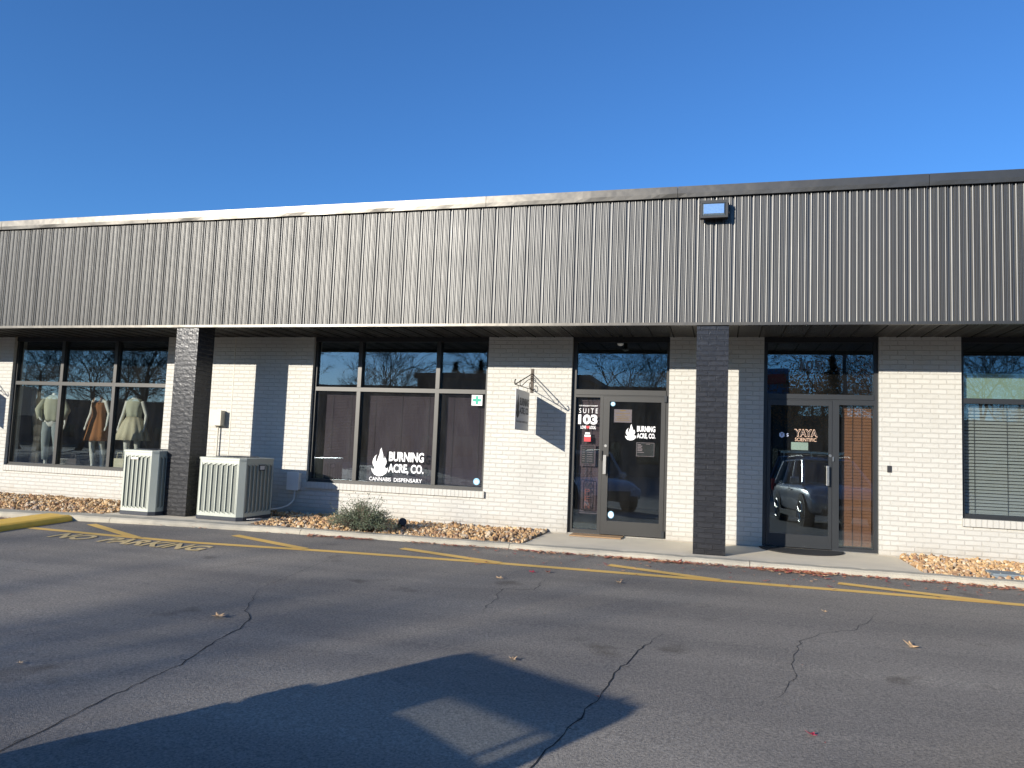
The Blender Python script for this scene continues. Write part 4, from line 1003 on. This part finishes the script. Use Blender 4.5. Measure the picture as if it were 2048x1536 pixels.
for a in [(-4.03, -5.99, .075, 'leaf_tan', "curled tan leaf on the asphalt beside the long left crack"),
          (-4.5, -7.44, .03, 'leaf_tan', "tiny pale leaf lying alone at the far left of the foreground"),
          (-2.29, -3.58, .05, 'leaf_tan', "pale tan leaf below the yellow line near the short forked crack"),
          (-1.04, -3.29, .055, 'leaf_tan', "upright pale leaf just below the yellow line left of the column"),
          (-1.42, -6.2, .05, 'leaf_tan', "tan leaf just beyond the tip of the car shadow"),
          (1.49, -4.75, .08, 'leaf_tan', "large lobed tan oak leaf right of the right hand crack"),
          (-1.87, -3.06, .055, 'leaf_rust', "curled rust brown leaf touching the area under the yellow line, right of the hatch junction"),
          (-2.04, -3.12, .045, 'leaf_red', "dark red leaf under the yellow line beside the rust leaf"),
          (0.51, -6.89, .035, 'leaf_red', "small bright red leaf alone in the right foreground"),
          (0.95, -3.79, .03, 'leaf_tan', "small pale leaf above the end of the right hand crack"),
          (-0.73, -6.72, .02, 'leaf_rust', "small dark leaf scrap beside the long crack in the centre foreground")]:
    big_leaf(a[0], a[1], a[2], M[a[3]], a[4], hash(a[0]) & 255)

# ------------------------------------------------------------------ shrub
random.seed(21)
sb = empty("low_shrub", (-4.98, -1.5, 0)); tag(sb, "low grey green spreading shrub in the rock bed at the kerb", "shrub")
st = MB(); lf = MB()
for k in range(520):
    a = random.uniform(0, 2 * math.pi); rr = random.random() ** .6
    tx, ty = .60 * rr * math.cos(a), .40 * rr * math.sin(a); hh = (.34 * (1 - rr ** 2.2) + .05) * random.uniform(.65, 1.15) + (random.uniform(.06, .17) if random.random() < .09 else 0)
    bx_, by_ = tx * .25, ty * .25
    p0 = Vector((-4.98 + bx_, -1.45 + by_, .0)); p2 = Vector((-4.98 + tx, -1.45 + ty, max(.03, hh))); p1 = (p0 + p2) / 2 + Vector((0, 0, .06))
    if k % 2 == 0: st.tube([p0, p1, p2], [.006, .004, .002], 3, cap=False)
    for q in range(6 + int(16 * (.5 + .5 * math.sin(a * 3 + rr * 5)))):
        f = random.uniform(.35, 1.05); c_ = p0.lerp(p1, min(1, f * 2)) if f < .5 else p1.lerp(p2, (f - .5) * 2)
        c_ = c_ + Vector((random.gauss(0, .022), random.gauss(0, .022), random.gauss(0, .016)))
        if c_.z < .0: continue
        n1 = Vector((random.gauss(0, 1), random.gauss(0, 1), random.gauss(0, 1))).normalized(); n2 = n1.orthogonal().normalized()
        L = random.uniform(.008, .016); W_ = L * .42
        lf.quad(tuple(c_ - n1 * L), tuple(c_ + n2 * W_), tuple(c_ + n1 * L), tuple(c_ - n2 * W_))
st.build("stems", M['twig'], sb); lf.build("foliage", M['shrub'], sb)

# ------------------------------------------------------------------ trees across the street (seen mirrored in the glass, shading the lot)
def bare_tree_mesh(seed, H, lean=0.1, spread=.55):
    r = random.Random(seed); tk = MB(); cr_ = MB()
    def grow(p, d, L, rad, lev, mb):
        n = 3 if lev < 3 else 2; pts = [p]; rr = [rad]; q = p; dd = d.copy()
        for i in range(n):
            dd = (dd + Vector((r.gauss(0, .13), r.gauss(0, .13), r.gauss(0, .08)))).normalized(); q = q + dd * (L / n); pts.append(q); rr.append(max(.012, rad * (1 - .42 * (i + 1) / n)))
        mb.tube(pts, rr, 7 if lev < 2 else (4 if lev < 4 else 3), cap=False)
        if lev >= 7 or rad < .005: return
        kids = 2 if lev < 1 else r.choice([2, 3, 3])
        for k in range(kids):
            a = r.uniform(0, 2 * math.pi); sp_ = r.uniform(.35, .85) * (spread if lev < 2 else .8)
            ax = dd.orthogonal().normalized(); ax = Matrix.Rotation(a + k * 2.2, 3, dd) @ ax
            nd = (dd + ax * sp_ + Vector((0, 0, .10))).normalized()
            start = pts[-1] if k < 2 else pts[-2]
            grow(start, nd, L * r.uniform(.68, .86), rr[-1] * r.uniform(.66, .82), lev + 1, cr_)
        if lev in (1, 2, 3):
            for k in range(2):
                ax = Matrix.Rotation(r.uniform(0, 6.28), 3, dd) @ dd.orthogonal().normalized(); grow(pts[1], (dd * .6 + ax).normalized(), L * .5, rad * .3, lev + 2, cr_)
    grow(Vector((0, 0, -.1)), Vector((lean, 0, 1)).normalized(), H * .27, H * .02, 0, tk)
    return tk, cr_
def bare_tree(seed, H, loc, label, lean=.1, spread=.55):
    t = empty("bare_tree", (0, 0, 0)); tk, c_ = bare_tree_mesh(seed, H, lean, spread)
    tk.build("trunk", M['bark'], t, smooth=True); c_.build("crown", M['bark'], t, smooth=True)
    t.location = loc; tag(t, label, "tree", "bare trees across the lot"); return t
zb = gz(-60)
TR = [bare_tree(1, 15, (-27.5, -47, zb), "large bare tree mirrored in the middle pane of the dispensary window", -.12, .8),
      bare_tree(2, 14, (-33.5, -46, zb), "leaning bare tree mirrored in the left pane of the dispensary window", .35, .7),
      bare_tree(7, 15, (-9.2, -54, zb), "bare tree mirrored in the transom of the grey door, left one", .0, .7),
      bare_tree(9, 15, (-3.6, -52, zb), "bare tree mirrored in the transom of the grey door, right one", .15, .8)]
spots = [(2, -67, -44, 5.2, 'at the far left, with a broad crown'), (1, -61, -43, 3.3, 'second behind the shop window mullion'), (3, -56.5, -41, .8, 'in the middle of the shop window reflection, low forked'), (0, -52, -42, 4.4, 'in the middle of the shop window reflection, tall'), (1, -47, -43, 2.9, 'right of the middle of the shop window reflection'), (2, -43.5, -44, 1.2, 'near the left column in the shop window reflection'),
         (2, -6.2, -50, 4.1, 'between the pair in the grey door transom'), (1, -11.5, -48, .3, 'at the left side of the grey door transom'), (3, 10.5, -50, 5.1, 'close behind the utility pole'), (0, 16.5, -46, 2.2, 'at the left of the right end window'),
         (0, -64, -58, .9, 'at the left edge of the shop window reflection'), (1, -58.5, -47, .2, 'with twin limbs in the left transom of the shop window'), (2, -54, -50, 2.2, 'in the centre transom of the shop window'), (3, -49.5, -46, 1.1, 'in the right transom of the shop window'),
         (0, -45, -52, 3.1, 'between the two left windows'), (1, -70, -50, 4.0, 'furthest left of the row'), (3, -39, -55, 2.0, 'behind the dark flat roofed block'), (2, 8.5, -58, 1.3, 'behind the orange trees'), (0, 13, -60, .4, 'right of the orange trees'), (3, 20, -48, 1.9, 'mirrored in the right end window'), (1, 26, -52, 5.0, 'furthest right of the row'),
         (2, -22.5, -62, .7, 'behind the conifers'), (1, -14, -60, 2.6, 'above the low dark shop roof')]
for k, x, y, rz, tx in spots:
    c = copy_tree(TR[k]); c.location = (x, y, zb); c.rotation_euler = (0, 0, rz); s = .85 + .06 * (abs(x) % 5); c.scale = (s, s, s); c['label'] = "bare winter tree " + tx
def conifer(x, y, H, label):
    r = random.Random(int(x * 7)); t = empty("conifer_tree", (x, y, zb)); mb = MB()
    for k in range(1500):
        f = r.random() ** .8; z = zb + H * (.12 + .88 * f); R_ = ((1 - f) * H * .34 + .12) * (.75 + .35 * math.sin(f * 38)); a = r.uniform(0, 6.28); q = r.random() ** .5 * R_
        c_ = Vector((x + q * math.cos(a), y + q * math.sin(a), z - q * .3)); d = Vector((math.cos(a), math.sin(a), -.3)).normalized(); s = d.cross(Vector((0, 0, 1))).normalized(); L = r.uniform(.15, .4)
        mb.quad(tuple(c_ - d * L), tuple(c_ + s * L * .35), tuple(c_ + d * L), tuple(c_ - s * L * .35))
    MB().tube([(x, y, zb), (x, y, zb + H)], [.16, .02], 8).build("trunk", M['bark'], t); mb.build("crown", M['conifer'], t)
    tag(t, label, "tree", "dark conifers beyond the far roof")
conifer(-22.9, -52, 9.2, "dark conifer mirrored at the mullion of the dispensary window, left of the pair")
conifer(-20.6, -52, 9.4, "dark conifer mirrored in the right pane of the dispensary window, right of the pair")
conifer(7.2, -44, 9.0, "narrow dark conifer rising between the orange trees")
def orange_tree(x, y, H, label):
    r = random.Random(int(x * 13)); t = empty("orange_tree", (x, y, zb)); mb = MB()
    for k in range(2200):
        a, b = r.uniform(0, 6.28), r.gauss(0, .45); R_ = H * .26 * (1 + .25 * math.sin(3 * a + b * 4)) * r.random() ** .33
        c_ = Vector((x + R_ * math.cos(a) * math.cos(b), y + R_ * math.sin(a) * math.cos(b), zb + H * .68 + R_ * 1.2 * math.sin(b) * 1.2))
        n1 = Vector((r.gauss(0, 1), r.gauss(0, 1), r.gauss(0, 1))).normalized(); n2 = n1.orthogonal().normalized(); L = r.uniform(.05, .12)
        mb.quad(tuple(c_ - n1 * L), tuple(c_ + n2 * L * .6), tuple(c_ + n1 * L), tuple(c_ - n2 * L * .6))
    MB().tube([(x, y, zb), (x, y, zb + H * .8)], [.12, .03], 8).build("trunk", M['bark'], t); mb.build("crown", M['orange_leaf'], t)
    tag(t, label, "tree", "orange leaved trees across the lot")
orange_tree(6.0, -45, 9.4, "round orange leaved tree mirrored in the middle of the dark door transom")
orange_tree(8.8, -46, 9.8, "orange leaved tree mirrored at the right of the dark door transom")
orange_tree(4.3, -46.5, 8.9, "orange leaved tree beside the billboard posts")

# ------------------------------------------------------------------ buildings across the lot
def block(name, x0, x1, y0, y1, h, wallm, label, wins=6, roof=True):
    t = empty(name, ((x0 + x1) / 2, y1, zb)); tag(t, label, "building")
    MB().box(x0, x1, y0, y1, zb, zb + h).build("wall", M[wallm], t)
    MB().box(x0 - .2, x1 + .2, y0 - .2, y1 + .25, zb + h + .002, zb + h + .45).build("roof", M['far_roof'], t)
    for k in range(wins):
        wx = x0 + (x1 - x0) * (k + .5) / wins; ww = min(1.2, (x1 - x0) / wins * .3)
        f = MB().box(wx - ww, wx + ww, y1 + .003, y1 + .05, zb + .9, zb + 2.7).build("window", M['frame_dark'], t)
        MB().box(wx - ww + .08, wx + ww - .08, y1 + .051, y1 + .056, zb + .98, zb + 2.62).build("pane", M['carglass'], f)
    return t
block("flat_roof_building", -25.3, -10.5, -66, -49, 7.5, 'far_wall', "tall dark flat roofed shop building across the lot, mirrored right of the conifers", 5)
block("flat_roof_building", -10.2, 5.5, -66, -49, 6.6, 'far_wall', "dark flat roofed shop building across the lot, mirrored in both doors", 5)
block("flat_roof_building", -48, -37.5, -60, -50, 6.2, 'far_wall', "small dark flat roofed block across the lot, mirrored at the left of the dispensary window", 3)
block("flat_roof_building", -110, -49, -90, -74, 5.6, 'far_wall', "long low warehouse beyond the trees at the far left", 12)
block("flat_roof_building", -48.5, -24, -85, -72, 8.2, 'far_wall', "low dark workshop beyond the big bare tree", 5)
block("flat_roof_building", 6.6, 45, -75, -64, 5.4, 'far_wall', "low shop building beyond the trees at the right", 8)
bb = empty("billboard", (1.0, -47, zb)); tag(bb, "twin panel billboard on steel posts above the far roof, blue with a red band", "billboard")
mb = MB(); mb.prism([(1.9, -47.0), (4.5, -45.6), (4.45, -45.5), (1.85, -46.9)], lambda p, k: (p[0], p[1], zb + 6.4 + 1.9 * k)); mb.build("panel", M['billboard_blue'], bb)
mb = MB(); mb.prism([(2.3, -46.64), (4.3, -45.57), (4.25, -45.47), (2.25, -46.54)], lambda p, k: (p[0], p[1], zb + 7.2 + .7 * k)); mb.build("red_band", M['billboard_red'], bb)
mb = MB(); mb.prism([(-1.2, -45.6), (1.2, -46.9), (1.15, -47.0), (-1.25, -45.7)], lambda p, k: (p[0], p[1], zb + 6.4 + 1.9 * k)); mb.build("panel", M['billboard_blue'], bb)
for px in (1.55, 3.4): MB().tube([(px, -47.0, zb), (px, -47.0, zb + 7)], .12, 8).build("post", M['frame_dark'], bb)
up = empty("utility_pole", (7.4, -40, zb)); tag(up, "tall wooden utility pole mirrored in the dark door transom", "utility pole")
MB().tube([(7.4, -40, zb), (7.4, -40, zb + 11)], [.16, .1], 10).build("pole", M['bark'], up)
MB().box(6.4, 8.4, -40.06, -39.94, zb + 10.2, zb + 10.35).build("crossarm", M['bark'], up)

# ------------------------------------------------------------------ vehicles parked behind and beside the viewpoint
def loft_rings(stns):
    R_ = []
    for y, w_, zb_, zt, in stns:
        h = zt - zb_
        R_.append([(-w_ * .80, y, zb_), (-w_ * .97, y, zb_ + .18 * h), (-w_, y, zb_ + .55 * h), (-w_ * .97, y, zb_ + .82 * h), (-w_ * .88, y, zt - .03), (-w_ * .70, y, zt), (0, y, zt + .03), (w_ * .70, y, zt), (w_ * .88, y, zt - .03), (w_ * .97, y, zb_ + .82 * h), (w_, y, zb_ + .55 * h), (w_ * .97, y, zb_ + .18 * h), (w_ * .80, y, zb_)])
    return R_
def suv(name, paint, hood=1.15, cab=.95, roofz=1.66, label="", rack=False, belt=1.02, nose=.70, light_opening=False, rw=.60):
    t = empty(name); tag(t, label, "car")
    yc = 2.28 - hood; yr = yc - cab
    MB().rings(loft_rings([(-2.30, .74, .42, .92), (-2.24, .86, .34, 1.0), (-1.7, .91, .30, belt + .02), (-.8, .92, .28, belt), (0, .92, .27, belt - .01), (yc, .915, .27, belt - .03), (yc + hood * .45, .90, .28, belt - .07), (yc + hood * .8, .87, .30, nose + .15), (yc + hood * .96, .80, .33, nose), (2.31, .66, .38, nose - .12)])).build("body", M[paint], t, smooth=True)
    # cabin: roof, pillars and glass
    zb_ = belt - .02; zt = roofz - .07
    B0 = [(-.80, yc, zb_ - .02), (.80, yc, zb_ - .02), (.80, -2.16, zb_), (-.80, -2.16, zb_)]; T0 = [(-rw, yr, zt), (rw, yr, zt), (rw, -1.85, zt), (-rw, -1.85, zt)]
    rf = MB(); rf.rings([[(-.60, yr, zt), (.60, yr, zt), (.60, -1.86, zt), (-.60, -1.86, zt)], [(-.61, yr + .03, zt + .02), (.61, yr + .03, zt + .02), (.61, -1.93, zt + .02), (-.61, -1.93, zt + .02)], [(-.52, yr - .03, zt + .06), (.52, yr - .03, zt + .06), (.52, -1.80, zt + .06), (-.52, -1.80, zt + .06)], [(-.3, yr - .2, zt + .075), (.3, yr - .2, zt + .075), (.3, -1.6, zt + .075), (-.3, -1.6, zt + .075)]])
    if light_opening:  # roof opening added so sun crosses the cabin and brightens part of the shadow
        rf = MB(); ya, yb, xa, xb = yr - .58, yr - 1.85, -.15, .68; z0_, z1_ = zt, zt + .07
        rf.box(-rw, rw, ya, yr, z0_, z1_); rf.box(-rw, rw, -1.9, yb, z0_, z1_); rf.box(-rw, xa, yb + .001, ya - .001, z0_, z1_); rf.box(xb, rw, yb + .001, ya - .001, z0_, z1_)
        MB().box(xa + .002, xb - .002, yb + .003, ya - .003, zt + .05, zt + .056).build("light_opening_glass", M['clearglass'], t)
    rf.build("roof", M[paint], t, bevel=.01)
    def lerp(a, b, f): return tuple(a[i] + (b[i] - a[i]) * f for i in range(3))
    for sx in (0, 1):
        bF, bR = (B0[0], B0[3]) if sx == 0 else (B0[1], B0[2]); tF, tR = (T0[0], T0[3]) if sx == 0 else (T0[1], T0[2])
        pil = MB()
        for f, r_ in ((0, .04), (.36, .035), (.68, .035), (1, .06)):
            pil.tube([lerp(bF, bR, f * .98 + .01), lerp(tF, tR, f)], r_, 6)
        pil.build("pillars", M[paint] if sx == 0 else M[paint], t)
        for a, b in ((.02, .35), (.37, .67), (.69, .97)):
            q = MB(); q.quad(lerp(bF, bR, a), lerp(bF, bR, b), lerp(tF, tR, b), lerp(tF, tR, a)); o = q.build("side_window", M['carglass'], t)
        m_ = MB(); s_ = -1 if sx == 0 else 1; m_.rings([[(s_ * .86, yc - .22, zb_ + .02), (s_ * 1.08, yc - .20, zb_ + .02), (s_ * 1.10, yc - .12, zb_ + .03), (s_ * .88, yc - .12, zb_ + .02)], [(s_ * .86, yc - .22, zb_ + .17), (s_ * 1.06, yc - .20, zb_ + .18), (s_ * 1.08, yc - .12, zb_ + .15), (s_ * .88, yc - .12, zb_ + .15)]]); m_.build("wing_mirror", M[paint], t, bevel=.02)
        MB().tube([(s_ * .58, yr - .05, roofz + .02), (s_ * .58, yr - .25, roofz + .06), (s_ * .58, -1.4, roofz + .06), (s_ * .58, -1.6, roofz + .02)], .018, 6).build("roof_rail", M['plastic'], t)
        hl = MB(); hl.rings([[(s_ * .50, 2.21, nose - .06), (s_ * .83, 2.05, nose - .02), (s_ * .84, 2.04, nose + .08), (s_ * .52, 2.16, nose + .05)], [(s_ * .50, 2.285, nose - .06), (s_ * .875, 2.10, nose - .02), (s_ * .875, 2.06, nose + .08), (s_ * .52, 2.225, nose + .05)]]); hl.build("headlight", M['lens'], t)
        tl = MB(); tl.box(min(s_ * .78, s_ * .9), max(s_ * .78, s_ * .9), -2.31, -2.2, .80, 1.12); tl.build("taillight", M['tail'], t, bevel=.02)
        MB().box(min(s_ * .925, s_ * .95), max(s_ * .925, s_ * .95), .12, .30, .86, .89).build("door_handle", M['steel'], t)
        ar = MB(); ar.box(min(s_ * .84, s_ * .93), max(s_ * .84, s_ * .93), -1.0, .95, .20, .34); ar.build("sill_trim", M['plastic'], t)
        for wy in (1.38, -1.32):
            MB().tube([(s_ * .70, wy, .37), (s_ * .925, wy, .37)], .41, 24).build("wheel_arch", M['plastic'], t)
            MB().tube([(s_ * .72, wy, .34), (s_ * .93, wy, .34), (s_ * .94, wy, .34)], [.345, .345, .31], 28).build("tyre", M['rubber'], t)
            rm_ = MB(); rm_.tube([(s_ * .935, wy, .34), (s_ * .945, wy, .34)], .06, 12)
            for k in range(5):
                a = k * 2 * math.pi / 5; rm_.tube([(s_ * .947, wy + .03 * math.cos(a), .34 + .03 * math.sin(a)), (s_ * .948, wy + .22 * math.cos(a + .1), .34 + .22 * math.sin(a + .1))], [.03, .022], 6)
            rm_.tube([(s_ * .945, wy + .235 * math.cos(k * math.pi / 12), .34 + .235 * math.sin(k * math.pi / 12)) for k in range(25)], .014, 5)
            rm_.build("rim", M['steel'], t)
    q = MB(); q.quad(lerp(B0[0], B0[1], .03), lerp(B0[0], B0[1], .97), lerp(T0[0], T0[1], .97), lerp(T0[0], T0[1], .03)); q.build("windscreen", M['clearglass' if light_opening else 'carglass'], t)
    q = MB(); q.quad(lerp(B0[3], B0[2], .05), lerp(B0[3], B0[2], .95), lerp(T0[3], T0[2], .95), lerp(T0[3], T0[2], .05)); q.build("rear_window", M['carglass'], t)
    MB().rings([[(-.48, 2.22, nose - .16), (.48, 2.22, nose - .16), (.52, 2.20, nose - .01), (-.52, 2.20, nose - .01)], [(-.46, 2.325, nose - .16), (.46, 2.325, nose - .16), (.50, 2.30, nose - .01), (-.50, 2.30, nose - .01)]]).build("grille", M['plastic'], t)
    MB().rings([[(-.80, 2.0, .30), (.80, 2.0, .30), (.80, 2.0, .44), (-.80, 2.0, .44)], [(-.66, 2.335, .30), (.66, 2.335, .30), (.66, 2.335, .44), (-.66, 2.335, .44)]]).build("bumper_trim", M['plastic'], t)
    for yy in (.3, -.8):
        s2 = MB(); s2.box(-.6, .6, yy, yy + .5, .5, 1.0 if rack else .98); s2.build("seat", M['plastic'], t)
    if rack:
        r2 = MB()
        for yy in (.1, -.8, -1.6): r2.box(-.75, .75, yy, yy + .05, roofz + .12, roofz + .17)
        for xx in (-.72, .72): r2.box(xx - .02, xx + .02, -1.7, .2, roofz + .171, roofz + .21)
        for xx in (-.6, .6):
            for yy in (.12, -1.58): r2.box(xx - .015, xx + .015, yy, yy + .03, roofz - .03, roofz + .119)
        r2.build("roof_rack", M['steel'], t)
    return t
S1 = suv("parked_suv", 'paint_grey', label="silver grey SUV facing the shops, mirrored in the dark glass door")
S1.location = (2.56, -9.12, gz(-9)); S1.rotation_euler = (math.radians(1.9), 0, -.13)
S2 = suv("parked_suv", 'paint_grey', hood=1.15, cab=.95, roofz=1.70, label="grey SUV whose dark shadow reaches into the foreground from the left", belt=.94, nose=.58, light_opening=True, rw=.74)  # low hood and added roof opening shape the bright patch in its shadow
S2.location = (-3.98, -11.36, gz(-11.3)); S2.rotation_euler = (math.radians(1.6), 0, -.53)
for ch in S2.children:
    if ch.name.startswith('wing_mirror'): ch.location.x += .17 if ch.data.vertices[0].co.x < 0 else -.17
S3 = suv("parked_van", 'paint_dark', hood=1.0, cab=.7, roofz=2.0, label="tall dark vehicle with a roof rack parked behind the silver SUV", rack=True, belt=1.15, nose=.85)
S3.location = (3.6, -18.5, gz(-16)); S3.rotation_euler = (0, 0, -.5)
S3['group'] = S2['group'] = S1['group'] = "vehicles parked facing the shops"
